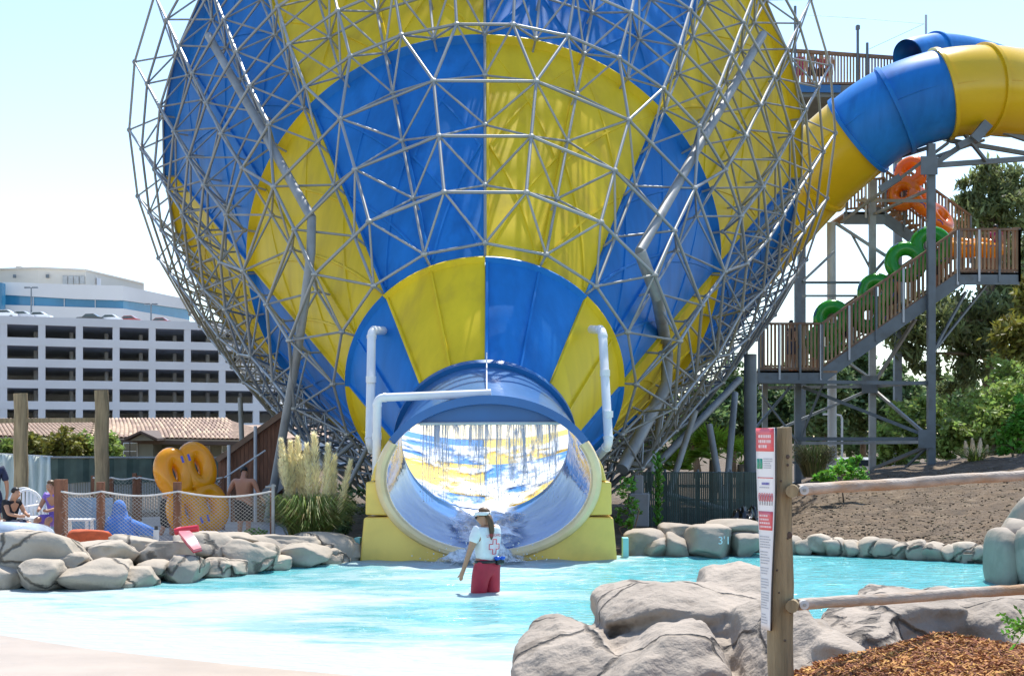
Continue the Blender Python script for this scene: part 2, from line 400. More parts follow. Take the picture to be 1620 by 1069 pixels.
# ------------------------------------------------------------------ the funnel slide
A0 = Vector((-.515, 28.0, EYE-.091)); AX = Vector((-.021, 1, .587)).normalized()
E1 = AX.cross(Vector((0,0,1))).normalized(); E2 = E1.cross(AX).normalized()
K = .4752; R1 = 1.673
def crad(s): return R1+K*s
def cp(s, r, ph): return A0+AX*s+(E1*math.sin(ph)+E2*math.cos(ph))*r
fun = thing('funnel_slide', 'giant blue and yellow funnel water slide narrowing to a round exit above the pool', 'water slide', (-.475, 28, 0))
SEC = [(0.0, 2.255), (2.255, 8.0), (8.0, 14.45)]
def seg_strip(s0, s1, ph0, ph1, h, wd):     # raised flat bar lying on the cone
    m = MB(); n = max(2, int(abs(s1-s0)/.5)+2); rings = []
    for i in range(n):
        t = i/(n-1); s = s0+(s1-s0)*t; ph = ph0+(ph1-ph0)*t; r = crad(s)
        e = wd/2/r
        rings.append([cp(s, r-.02, ph-e), cp(s, r+h, ph-e*.55), cp(s, r+h, ph+e*.55), cp(s, r-.02, ph+e)])
    m.loft(rings, True, True, True); return m
for sec, (s0, s1) in enumerate(SEC):
    lip = (.13, .20, .30)[sec]
    for i in range(8):
        i0 = i-4; ph0 = R(45*i0)+.0015; ph1 = R(45*(i0+1))-.0015
        mt = (BLUE, YEL)[(i0+sec) % 2]
        prof = [(s0+.002, crad(s0)-.03), (s0+.002, crad(s0)+.012)]
        for t in (.33, .66): s = s0+(s1-s0)*t; prof.append((s, crad(s)+.012))
        prof += [(s1-.06, crad(s1)+.012), (s1-.05, crad(s1)+lip), (s1-.003, crad(s1)+lip), (s1-.003, crad(s1)-.03)]
        for t in (.66, .33): s = s0+(s1-s0)*t; prof.append((s, crad(s)-.03))
        rings = []
        for k in range(15):
            ph = ph0+(ph1-ph0)*k/14
            # slight inward hollow between the seams, as hand-laid panels have
            rings.append([cp(s, r, ph) for s, r in prof])
        m = MB(); m.loft(rings, True, True, True)
        o = m.build('panel', mt, fun, smooth=35)
        # moulded stiffeners
        if sec:
            L = s1-s0; m2 = MB()
            for half in (0, 1):
                pa = ph0+(ph1-ph0)*half/2; pb = ph0+(ph1-ph0)*(half+1)/2; d = (pb-pa)*.06
                nz = 2 if sec == 1 else 2
                for q in range(nz):
                    a = s0+L*(.04+.92*q/nz); b = s0+L*(.04+.92*(q+1)/nz)
                    for (p0, p1) in ((pa+d, pb-d), (pb-d, pa+d)):
                        t = seg_strip(a, b, p0, p1, .045, .085); m2.add(t.v, t.f)
            m2.build('stiffener_ribs', mt, o, smooth=50)
        m3 = seg_strip(s0+.02, s1-.06, (ph0+ph1)/2, (ph0+ph1)/2, .075, .07); m3.build('seam_flange', mt, o)
        m3 = seg_strip(s0+.02, s1-.06, ph0+.012, ph0+.012, .085, .08); m3.build('seam_flange', mt, o)
# blue collar flange where the exit tube bolts to the funnel
def ring_pts(c, rx, rz, n=64, tilt=None):
    return [c+Vector((rx*math.cos(2*math.pi*k/n), 0, rz*math.sin(2*math.pi*k/n))) for k in range(n)]
NT = 72
def circ(s, r): return [cp(s, r, math.pi/2-2*math.pi*k/NT) for k in range(NT)]
m = MB(); m.loft([circ(.0, R1-.07), circ(0, R1+.09), circ(-.12, R1+.09), circ(-.12, R1-.07)], True, wrap=True)
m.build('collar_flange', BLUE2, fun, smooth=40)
TF = P(773, 757, 25.3)                                  # centre of the front opening
def front(rx, rz, dy=0): return [TF+Vector((rx*math.cos(2*math.pi*k/NT), dy, rz*math.sin(2*math.pi*k/NT))) for k in range(NT)]
def mixr(a, b, t): return [p.lerp(q, t) for p, q in zip(a, b)]
ro = circ(-.12, R1-.01); ri = circ(-.12, R1-.07); fo_ = front(1.90, 1.37); fi_ = front(1.84, 1.31)
rings = [mixr(ro, fo_, t) for t in (0,.2,.4,.6,.8,1)]
m = MB(); m.loft(rings); m.build('exit_tube', EXITB, fun, smooth=True)
m = MB(); m.loft([mixr(ri, fi_, t) for t in (0,.2,.4,.6,.8,1)]); m.build('tube_lining', INB, fun, smooth=True)
# front rim: blue over the top, cream below
def rim_arc(a0, a1, n, rin, rout, y0, y1, prof=None):
    rings = []
    for k in range(n+1):
        t = R(a0+(a1-a0)*k/n); c, s = math.cos(t), math.sin(t)
        rings.append([TF+Vector((rx*c, y, rz*s)) for rx, rz, y in prof or ((rin[0],rin[1],y0),(rout[0],rout[1],y0),(rout[0],rout[1],y1),(rin[0],rin[1],y1))])
    m = MB(); m.loft(rings, True, True, True); return m
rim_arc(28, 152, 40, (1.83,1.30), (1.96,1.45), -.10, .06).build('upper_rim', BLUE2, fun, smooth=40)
rim_arc(152.3, 387.7, 60, (1.74,1.21), (1.97,1.42), -.20, .10, ((1.80,1.27,.10),(1.765,1.235,-.04),(1.775,1.245,-.12),(1.81,1.28,-.18),(1.87,1.33,-.20),(1.93,1.385,-.175),(1.965,1.415,-.11),(1.97,1.42,.10))).build('lower_rim', CREAML, fun, smooth=40)
# header plate inside the top of the opening with a level lower edge
zb = P(773, 671, 25.45).z; poly = []
for k in range(41):
    t = R(20+140*k/40); p = TF+Vector((1.835*math.cos(t), .15, 1.305*math.sin(t)))
    if p.z > zb: poly.append(p)
poly = [Vector((poly[0].x+.03, poly[0].y, zb))]+poly+[Vector((poly[-1].x-.03, poly[0].y, zb))]
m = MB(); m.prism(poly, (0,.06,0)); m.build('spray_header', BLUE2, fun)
m = MB(); m.tube([P(664,670,25.4), P(884,669,25.4)], .028, 8); m.build('spray_bar', STEELL, fun, smooth=40)
# cream-yellow collar blocks each side
def ell(a, rx=1.93, rz=1.39, D=25.28): t = R(a); return TF+Vector((rx*math.cos(t), D-25.3, rz*math.sin(t)))
for sd_ in (1, -1):
    def side(u, v): return P(773+(u-773)*sd_, v, 25.28)
    def arc(a0, a1, n=10): return [ell(90+sd_*((a0+(a1-a0)*k/n)-90)) for k in range(n+1)]
    for (outer, a0, a1, dep, off) in (([(607,709),(592,738),(586,761)], 181, 158, .9, 0.0), ([(579,762),(578,814)], 208, 182, 1.0, -.02), ([(576,818),(573,850),(569,895),(700,895)], 262, 209, 1.1, -.05)):
        ou = [side(u, v) for u, v in outer]; aa = [ell(180-(180-a) if sd_ == 1 else 180-a) for a in np.linspace(a0, a1, 12)]
        if sd_ == 1: aa = [TF+Vector((1.90*math.cos(R(a)), -.02, 1.36*math.sin(R(a)))) for a in np.linspace(a0, a1, 12)]
        else: aa = [TF+Vector((-1.90*math.cos(R(a)), -.02, 1.36*math.sin(R(a)))) for a in np.linspace(a0, a1, 12)]
        m = MB(); m.prism([p+Vector((0,off,0)) for p in ou+aa], (0, dep, 0)); o = m.build('collar_block', CREAM, fun)
        bv = o.modifiers.new('bevel', 'BEVEL'); bv.width = .035; bv.segments = 2; bv.limit_method = 'ANGLE'; bv.angle_limit = R(50)
# ------------------------------------------------------------------ white water and the falling curtain
def foam_mat(name, thr, col=(.86,.89,.90), rough=.35, scale=3.0, st=(1,1,1), tr_=.15, gl=0, sf=.06):
    m = bpy.data.materials.new(name); m.use_nodes = True; t = m.node_tree; N = t.nodes; L = t.links; b = N['Principled BSDF']
    b.inputs['Base Color'].default_value = (*col, 1); b.inputs['Roughness'].default_value = rough
    tc = N.new('ShaderNodeTexCoord'); mp = N.new('ShaderNodeMapping'); mp.inputs['Scale'].default_value = st; L.new(tc.outputs['Object'], mp.inputs[0])
    nz = N.new('ShaderNodeTexNoise'); nz.inputs['Scale'].default_value = scale; nz.inputs['Detail'].default_value = 8; nz.inputs['Roughness'].default_value = .65
    L.new(mp.outputs[0], nz.inputs['Vector'])
    at = N.new('ShaderNodeAttribute'); at.attribute_name = 'fade'; sb = N.new('ShaderNodeMath'); sb.operation = 'SUBTRACT'; L.new(nz.outputs[0], sb.inputs[0]); L.new(at.outputs['Fac'], sb.inputs[1])
    mr = N.new('ShaderNodeMapRange'); mr.inputs[1].default_value = thr-sf; mr.inputs[2].default_value = thr+sf; L.new(sb.outputs[0], mr.inputs[0])
    tr = N.new('ShaderNodeBsdfTransparent'); tl = N.new('ShaderNodeBsdfTranslucent'); tl.inputs[0].default_value = (*col, 1)
    mt = N.new('ShaderNodeMixShader'); mt.inputs[0].default_value = tr_; L.new(b.outputs[0], mt.inputs[1]); L.new(tl.outputs[0], mt.inputs[2])
    if gl:
        gg = N.new('ShaderNodeBsdfGlossy'); gg.inputs['Roughness'].default_value = .35; gg.inputs[0].default_value = (.97,.98,1,1); mg = N.new('ShaderNodeMixShader'); mg.inputs[0].default_value = gl; L.new(mt.outputs[0], mg.inputs[1]); L.new(gg.outputs[0], mg.inputs[2]); mt = mg
    ms = N.new('ShaderNodeMixShader'); L.new(mr.outputs[0], ms.inputs[0]); L.new(tr.outputs[0], ms.inputs[1]); L.new(mt.outputs[0], ms.inputs[2])
    L.new(ms.outputs[0], N['Material Output'].inputs[0]); return m
FOAM = foam_mat('white_water', .47, scale=1.6, gl=.6, sf=.13)
g = MB(); vv = []; ff = []; fd = []; nv, na = 90, 44
for i in range(nv):
    t = i/(nv-1); rg = mixr(circ(-.12, R1-.08), front(1.82, 1.29), min(1, t*1.05)) if t < .6 or True else None
    for k in range(na):
        a = 270+(-52+104*k/(na-1))*(.9-.25*t); p0 = rg[int(a/360*NT) % NT].lerp(rg[(int(a/360*NT)+1) % NT], a/360*NT % 1)
        ctr = sum((q for q in rg), Vector())/NT
        d = (ctr-p0).normalized(); h = .05+.30*max(0, noise.noise(p0*1.7)+.25)+.12*abs(noise.noise(p0*5))+.05*abs(noise.noise(p0*13))
        h *= math.sin(math.pi*(k+.5)/na)**.6*(.5+.8*math.exp(-((t-.55)/.35)**2))
        vv.append(p0+d*h); e = 1-sstep(.04, .34, min(k, na-1-k)/(na-1)); fd.append(.42*e+.16*sstep(.75, 1, t))
for i in range(nv-1):
    for k in range(na-1): ff.append((i*na+k, i*na+k+1, (i+1)*na+k+1, (i+1)*na+k))
g.add(vv, ff); wo = g.build('white_water', FOAM, smooth=True, recalc=False); wo.data.attributes.new('fade', 'FLOAT', 'POINT').data.foreach_set('value', fd); tag(wo, 'churning white water sliding down the floor of the exit tube', 'white water', kind='stuff')
# thin sheet of water running down the funnel floor
FLOW = foam_mat('running_water', .50, scale=1.1, st=(1,.35,1))
g = MB(); rings = []
for i in range(40):
    s = .1+12*i/39
    rings.append([cp(s, crad(s)-.075-.05*abs(noise.noise(Vector((s*2, k*.7, 0)))), R(180+(-46+92*k/30))) for k in range(31)])
g.loft(rings, closed=False); tag(g.build('running_water', FLOW, smooth=True), 'white sheet of water running down the sunlit funnel floor', 'running water', kind='stuff')
STRAND = foam_mat('falling_water', .40, col=(.80,.84,.88), rough=.12, scale=9, st=(1,1,.25))
g = MB(); r_ = random.Random(3)
for k in range(170):
    u = 664+220*r_.random(); edge = min(u-664, 884-u)/110
    y = 25.42+.16*r_.random(); p = P(u, 671, 25.42); L = (.35+.95*r_.random()**.6)*(.75+.35*edge)
    if r_.random() < .25: L = 1.35
    n = 9; pts = []; rr = []; w0 = .003+.010*r_.random()**2.5; ph = r_.random()*9
    for i in range(n):
        t = i/(n-1); pts.append((p.x+.02*math.sin(ph+5*t)*t+.03*t*noise.noise(Vector((p.x*6, t*3, 1))), y-.25*t, p.z-L*t)); rr.append(max(.002, w0*(1-.75*t)*(1+.6*noise.noise(Vector((k, t*9, 2))))))
    g.tube(pts, rr, 5)
    if r_.random() < .5:
        for q in range(2):
            t = .4+.6*r_.random(); g.ball((p.x+.1*(r_.random()-.5), y-.25*t, p.z-1.35*t), .007+.008*r_.random(), 5, 4)
def water_glass():
    m = bpy.data.materials.new('clear_water'); m.use_nodes = True; t = m.node_tree; N = t.nodes; L = t.links
    gl = N.new('ShaderNodeBsdfGlossy'); gl.inputs['Roughness'].default_value = .15; gl.inputs[0].default_value = (.9,.93,.96,1)
    tr = N.new('ShaderNodeBsdfTransparent'); tr.inputs[0].default_value = (.98,.99,1,1); tl = N.new('ShaderNodeBsdfTranslucent'); tl.inputs[0].default_value = (.95,.96,.97,1)
    m1 = N.new('ShaderNodeMixShader'); m1.inputs[0].default_value = .86; L.new(gl.outputs[0], m1.inputs[1]); L.new(tl.outputs[0], m1.inputs[2])
    m2 = N.new('ShaderNodeMixShader'); m2.inputs[0].default_value = .5; L.new(tr.outputs[0], m2.inputs[1]); L.new(m1.outputs[0], m2.inputs[2])
    L.new(m2.outputs[0], N['Material Output'].inputs[0]); return m
CLEARW = water_glass()
tag(g.build('water_curtain', CLEARW, smooth=True), 'curtain of water strands falling from the bar across the tube mouth', 'water curtain', kind='stuff')
# film of water between the strands
FILM = foam_mat('water_film', .47, col=(.90,.93,.95), rough=.15, scale=7, st=(2.2,1,.16), tr_=.8)
g = MB(); fd = []; nx, nz_ = 110, 30
for i in range(nx):
    for j in range(nz_):
        a, b = i/(nx-1), j/(nz_-1); p = P(664+220*a, 671, 25.5); g.v.append((p.x, 25.5+.05*noise.noise(Vector((a*14, b*2, 0)))-.2*b, p.z-(1.05+.15*noise.noise(Vector((a*9, 3, 1))))*b)); fd.append(.03+.12*b*b+.08*math.exp(-((a-.5)/.17)**2))
for i in range(nx-1):
    for j in range(nz_-1): g.f.append((i*nz_+j, (i+1)*nz_+j, (i+1)*nz_+j+1, i*nz_+j+1)); g.m.append(0)
wo = g.build('water_film', FILM, smooth=True, recalc=False); wo.data.attributes.new('fade', 'FLOAT', 'POINT').data.foreach_set('value', fd)
tag(wo, 'thin translucent film of falling water behind the strands', 'water film', kind='stuff')
# splash in front of the exit, behind the lifeguard
SPL = foam_mat('splash_foam', .40, col=(.92,.94,.94), rough=.5, scale=5, gl=.25, sf=.12)
g = MB(); fd = []; n1, n2 = 100, 50
for i in range(n1):
    for j in range(n2):
        a, b = i/(n1-1), j/(n2-1); x = -.5+2.6*(a-.5); y = 23.9+1.7*b; q = Vector((x*2.6, y*2.6, 0))
        env = math.exp(-((x+.5)/.62)**2)*math.sin(math.pi*b)**.7
        h = env*(.10+.42*max(0, noise.noise(q)+.25)+.16*abs(noise.noise(q*2.7))+.07*abs(noise.noise(q*7))+.03*abs(noise.noise(q*17)))
        g.v.append((x, y, h-.02)); fd.append(.34*(1-min(1, env*1.7)))
for i in range(n1-1):
    for j in range(n2-1): g.f.append((i*n2+j, (i+1)*n2+j, (i+1)*n2+j+1, i*n2+j+1)); g.m.append(0)
for k in range(260):
    a = r_.gauss(0, 1); x = -.5+.5*a; y = 24.7+.4*r_.gauss(0,1); z = abs(r_.gauss(.12, .22))*math.exp(-a*a*.2); o_ = len(g.v)
    g.ball((x, y, z+.02), .004+.010*r_.random()**2, 5, 4); fd += [0]*(len(g.v)-o_)
wo = g.build('splash', SPL, smooth=True, recalc=False); wo.data.attributes.new('fade', 'FLOAT', 'POINT').data.foreach_set('value', fd)
tag(wo, 'burst of white splash where the slide meets the pool', 'splash', kind='stuff')

# ------------------------------------------------------------------ steel space frame around the funnel
tru = thing('steel_truss', 'silvery steel tube space frame cage wrapped around the funnel', 'truss', (-.6, 36, 0))
SO = [2.7,4.15,5.6,7.1,8.4,9.8,11.2,12.6,14.0,15.4]; SI = [2.3,3.7,5.25,6.6,7.8,9.1,10.5,11.9,13.2,14.35]
ROUT = dict(zip(SO, [4.1,4.75,5.45,6.15,6.88,7.49,8.1,8.72,9.33,9.95]))
def rout(s): return ROUT[s]
def rin(s): return crad(s)+.36
NO = [16 if i < 3 else 32 for i in range(10)]; NI = [16 if i < 4 else 32 for i in range(10)]
def onode(i, k): n = NO[i]; return cp(SO[i], rout(SO[i]), 2*math.pi*((k % n)+.5)/n)
def inode(i, k): n = NI[i]; return cp(SI[i], rin(SI[i]), 2*math.pi*(k % n)/n)
mem = []; nodes = set()
def ok(p): return p.z > .18
def mm(a, b, r):
    if ok(a) and ok(b): mem.append((a, b, r)); nodes.add(tuple(a)); nodes.add(tuple(b))
for i in range(10):
    n = NO[i]
    for k in range(n):
        mm(onode(i, k), onode(i, k+1), .034)
        if i < 9:
            if NO[i+1] == n: mm(onode(i, k), onode(i+1, k), .034)
            else: mm(onode(i, k), onode(i+1, 2*k), .034); mm(onode(i, k), onode(i+1, 2*k+1), .034)
        for j in (i, i+1):
            if j > 9: continue
            if NI[j] == n: ks = (k, k+1)
            elif NI[j] == n//2: ks = ((k+1)//2,)
            else: ks = (2*k, 2*k+1, 2*k+2)
            if NI[j] == 2*n: ks = (2*k, 2*k+2)
            for q in ks: mm(onode(i, k), inode(j, q), .025)
for i in range(10):
    n = NI[i]
    for k in range(n):
        if i < 9:
            if NI[i+1] == n: mm(inode(i, k), inode(i+1, k), .030)
            else: mm(inode(i, k), inode(i+1, 2*k), .030)
        if i == 0 or i >= 5: mm(inode(i, k), inode(i, k+1), .030)
        p = inode(i, k); q = cp(SI[i]+.05, crad(SI[i])+.01, 2*math.pi*k/n)
        if ok(p): mem.append((p, q, .026))
def proj(p): return 810+p.x/p.y*F, HOR+(EYE-p.z)/p.y*F
def score(a, b, r):
    c = (a+b)/2; u, v = proj(c)
    if not (-10 < u < 1630 and -10 < v < 800): return 0
    w_ = c-A0; s = w_.dot(AX); d = (w_-AX*s).normalized()
    nrm = (d-AX*K).normalized(); vw = (Vector((0,0,EYE))-c).normalized()
    if nrm.dot(vw) < -.12: return 0
    ua, va = proj(a); ub, vb = proj(b)
    return math.hypot(ua-ub, va-vb)*r/c.y
order = sorted(range(len(mem)), key=lambda i: -score(*mem[i]))
cyl = MB(); cyl.tube([(0,0,0),(0,0,1)], 1, 8, True); cm = bpy.data.meshes.new('strut'); cm.from_pydata(cyl.v, [], cyl.f); cm.materials.append(STEEL); cm.polygons.foreach_set('use_smooth', [len(f) == 4 for f in cyl.f]); cm.update()
def strut_mw(a, b, r):
    d = b-a; q = d.to_track_quat('Z', 'Y'); return Matrix.Translation(a) @ q.to_matrix().to_4x4() @ Matrix.Diagonal((r, r, d.length, 1))
rest = MB()
for n_, i in enumerate(order):
    a, b, r = mem[i]
    if n_ < 300: link('strut', cm, tru, mw=strut_mw(a, b, r))
    else: rest.tube([a, b], r, 6, False)
tag(rest.build('strut_lattice', STEEL, tru, smooth=40, recalc=False), kind='stuff')
hub = MB(); hub.ball((0,0,0), (.075,.075,.06), 8, 5); hm = bpy.data.meshes.new('hub'); hm.from_pydata(hub.v, [], hub.f); hm.materials.append(STEEL); hm.update()
nl = sorted([Vector(p) for p in nodes], key=lambda p: -score(p, p+Vector((.1,0,0)), 1))
rest = MB()
for n_, p in enumerate(nl):
    if n_ < 250: link('hub', hm, tru, mw=Matrix.Translation(p))
    else: rest.ball(p, .075, 6, 4)
tag(rest.build('hub_lattice', STEEL, tru, recalc=False), kind='stuff')
# big support pipes and legs of the frame: lists of (u, v, D)
def upipe(pts, r, mt=STEELW, par=None, name='support_pipe', n=12): 
    m = MB(); m.tube([P(*p) for p in pts], r, n); return m.build(name, mt, par if par is not None else tru, smooth=40)
def DC(u, v, off):
    D = 24.0
    while D < 50:
        w_ = P(u, v, D)-A0; s = w_.dot(AX)
        if s > 0 and (w_-AX*s).length < crad(s)+off: return D
        D += .05
    return 44
PIPES = [([(u, v, DC(u, v, .95)) for u, v in ((330,57),(371,129),(412,200),(452,272),(493,345))], .10), ([(493,345,DC(493,345,.95)),(492,400,DC(492,400,.95)),(482,480,DC(482,480,.95)),(470,560,DC(470,560,.95)),(424,822,DC(470,560,.95)+2.2)], .095),
         ([(u, v, DC(u, v, .95)) for u, v in ((1207,55),(1158,141),(1108,227),(1060,313),(1012,398))], .105), ([(1012,398,DC(1012,398,.95)),(1040,470,DC(1012,398,.95)+.3),(1056,560,33.2),(1054,612,33)], .13), ([(1054,610,33),(984,742,31)], .14),
         ([(380,628,40),(385,760,40)], .07), ([(410,690,38),(405,770,38)], .07), ([(415,705,35),(462,722,35)], .09),
         ([(1122,672,37),(1146,806,36)], .085), ([(1163,622,38),(1147,806,36)], .085), ([(1100,650,36),(1052,800,35)], .08), ([(1048,640,33.5),(1022,800,33)], .075),
         ([(1040,778,33.5),(1146,806,35)], .075), ([(985,735,33),(1030,735,33)], .08), ([(1170,600,40),(1015,760,36)], .10), ([(560,700,31),(470,770,31)], .05), ([(590,690,30),(540,790,30)], .05)]
for pts, r in PIPES: upipe(pts, r)
upipe([(1187,560,37),(1187,800,37)], .165, STEELD, name='column', n=16)
# ------------------------------------------------------------------ pipes beside the exit
def pipe_thing(label, pts, r, joints):
    t = thing('water_pipe', label, 'pipe', P(*pts[-1]), 'white water pipes at the slide exit')
    q = [P(*p) for p in pts]; sm = [q[0]]
    for a, b, c in zip(q, q[1:], q[2:]):
        d0 = (a-b).normalized(); d1 = (c-b).normalized(); e = r*1.7
        for s in (0,.25,.5,.75,1): sm.append((b+d0*e).lerp(b, s).lerp(b.lerp(b+d1*e, s), s))
        m = MB(); m.tube([b+d0*(e+.03), b+d0*(e-.02)], r*1.12, 14); m.tube([b+d1*(e-.02), b+d1*(e+.03)], r*1.12, 14); m.build('elbow_socket', PVC, t, smooth=40)
    sm.append(q[-1]); m = MB(); m.tube(sm, r, 14); m.build('pipe_run', PVC, t, smooth=40)
    for u, v, D in joints:
        c = P(u, v, D); m = MB(); m.tube([c+Vector((0,0,-.06)), c+Vector((0,0,.06))], r*1.13, 14); m.build('coupling', PVC, t, smooth=40)
pipe_thing('tall white drain pipe hooked over the blue panel, left of the tube mouth', [(606,523,28.6),(588,523,28.0),(585,705,26.6),(600,722,27.0)], .085, [(587,600,27.3)])
pipe_thing('white pipe running level across the tube top then down beside the yellow collar', [(777,622,25.55),(597,629,25.6),(594,860,25.9)], .075, [(596,690,25.7)])
pipe_thing('white drain pipe hooked over the yellow panel, right of the tube mouth', [(936,521,28.6),(953,522,28.0),(963,703,26.6),(945,722,27.2)], .085, [(957,590,27.4),(962,655,26.9)])
# chain or hose dropping on the centre seam
m = MB(); m.tube([P(770,558,27.0), P(770,622,25.6)], .012, 6); tag(m.build('spray_hose', PVC), 'thin white hose hanging down the centre seam above the tube', 'hose')

# ------------------------------------------------------------------ the entry tube slide
def smooth_path(pts, n=8):
    out = []; k = len(pts)
    for i in range(k-1):
        p0 = pts[max(0,i-1)]; p1 = pts[i]; p2 = pts[i+1]; p3 = pts[min(k-1,i+2)]
        for j in range(n):
            t = j/n; out.append(.5*((2*p1)+(p2-p0)*t+(2*p0-5*p1+4*p2-p3)*t*t+(3*p1-p0-3*p2+p3)*t**3))
    out.append(pts[-1]); return out
def tube_slide(name, label, pts, r, cuts, mats_, loc):
    t = thing(name, label, 'tube slide', loc); path = smooth_path([P(*p) for p in pts], 10); n = len(path)
    cuts = [int(c*(n-1)) for c in cuts]
    for a, b, mt in zip(cuts, cuts[1:], mats_):
        m = MB(); seg = path[a:b+1]; m.tube(seg, r, 40, False); m2 = MB(); m2.tube(seg, r-.05, 40, False); m.add(m2.v, [f[::-1] for f in m2.f])
        o = m.build('tube_segment', mt, t, smooth=True, recalc=False)
        d = (path[min(n-1,b+1)]-path[b-1]).normalized(); m = MB(); fx = d.orthogonal().normalized(); fy = d.cross(fx)
        m.loft([[path[b]+d*o_+(fx*math.cos(2*math.pi*k/48)+fy*math.sin(2*math.pi*k/48))*r2 for k in range(48)] for o_, r2 in ((-.06,r-.02),(-.06,r+.08),(.06,r+.08),(.06,r-.02))])
        m.build('joint_flange', mt, o, smooth=40, recalc=False)
        m = MB(); side = d.cross(Vector((0,0,1))).normalized()
        m.tube([q+side*(-1 if side.y > 0 else 1)*(r+.004) for q in seg], .018, 5); m.build('half_seam', mt, o)
    return t
ENT = [(1760,150,46.5),(1660,149,45.2),(1600,147,44.6),(1555,143,44.2),(1489,150,44),(1416,175,44.2),(1358,214,44.6),(1283,281,45.6),(1210,363,46.8),(1150,430,48)]
tube_slide('entry_tube_slide', 'blue and yellow enclosed tube slide curving down into the back of the funnel', ENT, 1.34, [0,3/9,4/9,5/9,6/9,7/9,1], [YEL2,YEL2,BLUE,BLUE,YEL2,YEL2], P(1472,740,44))
tube_slide('blue_tube_slide', 'dark blue tube slide mouth peeking over the yellow tube at the top platform', [(1436,90,55.6),(1452,85,56),(1490,80,57),(1545,88,58.5),(1620,110,60)], .66, [0,.45,1], [BLUE,BLUE], P(1500,400,57))

# ------------------------------------------------------------------ stair tower
st = thing('stair_tower', 'grey steel stair tower with brown wooden picket railings beside the funnel', 'stairs', P(1380,740,45))
def pbeam(name, a, b, wd, ht=None, mt=STEELD, par=None):
    m = MB(); k_ = .78 if name == 'brace' else 1; m.beam(P(*a), P(*b), wd*k_, (ht or wd)*k_); return m.build(name, mt, par if par is not None else st)
pk = MB(); pk.box((0,0,.5), (.06,.04,1)); pkm = bpy.data.meshes.new('picket'); pkm.from_pydata(pk.v, [], pk.f); pkm.materials.append(WOODF); pkm.update()
def railing(a, b, hv, n, D, par, posts=3, D2=None, skip=1.0):
    # a,b: bottom image points (u,v); hv: rail height in px; n pickets
    D2 = D2 or D
    A = P(a[0], a[1], D); B = P(b[0], b[1], D2); H = hv/F*(D+D2)/2; Z = Vector((0,0,1))
    m = MB(); m.beam(A+Z*H, B+Z*H, .11, .07); m.build('top_rail', TOPR, par)
    m = MB(); m.beam(A+Z*.10, B+Z*.10, .05, .06); m.build('bottom_rail', TOPR, par)
    d = (B-A); yaw = math.atan2(d.y, d.x)
    for k in range(n):
        p = A.lerp(B, (k+.5)/n)+Z*(.06); 
        link('picket', pkm, par, mw=Matrix.Translation(p) @ Matrix.Rotation(yaw, 4, 'Z') @ Matrix.Diagonal((1,1,H-.08,1)))
    for k in range(posts+1):
        p = A.lerp(B, k/posts)+Vector((0,-.06,0)); m = MB(); m.beam(p-Z*.25, p+Z*(H-.02), .06, .06, up=(0,1,0)); m.build('rail_post', STEELL if k % 2 else STEELD, par)
# lower landing, first flight, upper landing
pbeam('landing_beam', (1198,597,44), (1302,597,44), .1, .40); pbeam('landing_beam', (1198,592,46), (1302,592,46), .1, .36)
m = MB(); a, b = P(1198,588,44), P(1302,588,46); m.box(((a.x+b.x)/2, 45, a.z), (b.x-a.x, 2.1, .06)); m.build('landing_deck', WOODF, st)
railing((1200,588), (1298,588), 76, 17, 44, st, 3); railing((1205,584), (1298,584), 72, 15, 46, st, 2)
for D, dv in ((44, 0), (45.7, -4)): pbeam('stringer', (1296,598+dv,D), (1518,441+dv,D), .09, .38)
nst = 22
for k in range(nst):
    t = (k+.5)/nst; u = 1298+217*t; v = 590-150*t; p = P(u, v, 44.1); q = P(u, v, 45.6)
    m = MB(); m.box((p+q)/2, (.30, 1.55, .05)); m.build('tread', WOODF, st)
railing((1300,586), (1514,438), 74, 34, 44, st, 5); railing((1296,580), (1514,432), 70, 30, 45.7, st, 4)
pbeam('landing_beam', (1514,441,44), (1612,441,44), .1, .36); pbeam('landing_beam', (1514,437,46), (1612,437,46), .1, .3)
m = MB(); a, b = P(1514,433,44), P(1614,433,44); m.box(((a.x+b.x)/2, 45, a.z), (b.x-a.x, 2.1, .06)); m.build('landing_deck', WOODF, st)
railing((1516,433), (1612,433), 70, 15, 44, st, 3); railing((1520,430), (1606,430), 66, 12, 46, st, 2); railing((1612,433), (1604,430), 70, 7, 44, st, 1, 46)
# second flight behind, rising to the left
for D in (47.2, 48.8): pbeam('stringer', (1500,418,D), (1362,318,D), .09, .34, STEELD)
railing((1500,405), (1395,328), 62, 20, 47.2, st, 3); railing((1535,405), (1420,322), 64, 22, 48.8, st, 3)
for k in range(14):
    t = (k+.5)/14; p = P(1505-130*t, 412-96*t, 47.2); q = P(1512-130*t, 412-96*t, 48.8); m = MB(); m.box((p+q)/2, (.3,1.5,.05)); m.build('tread', WOODF, st)
pbeam('landing_beam', (1335,345,47), (1400,345,47), .1, .4); m = MB(); a, b = P(1335,338,47), P(1402,338,47); m.box(((a.x+b.x)/2, 48, a.z), (b.x-a.x, 2.1, .06)); m.build('landing_deck', WOODF, st)
railing((1338,336), (1400,330), 48, 11, 47, st, 2)
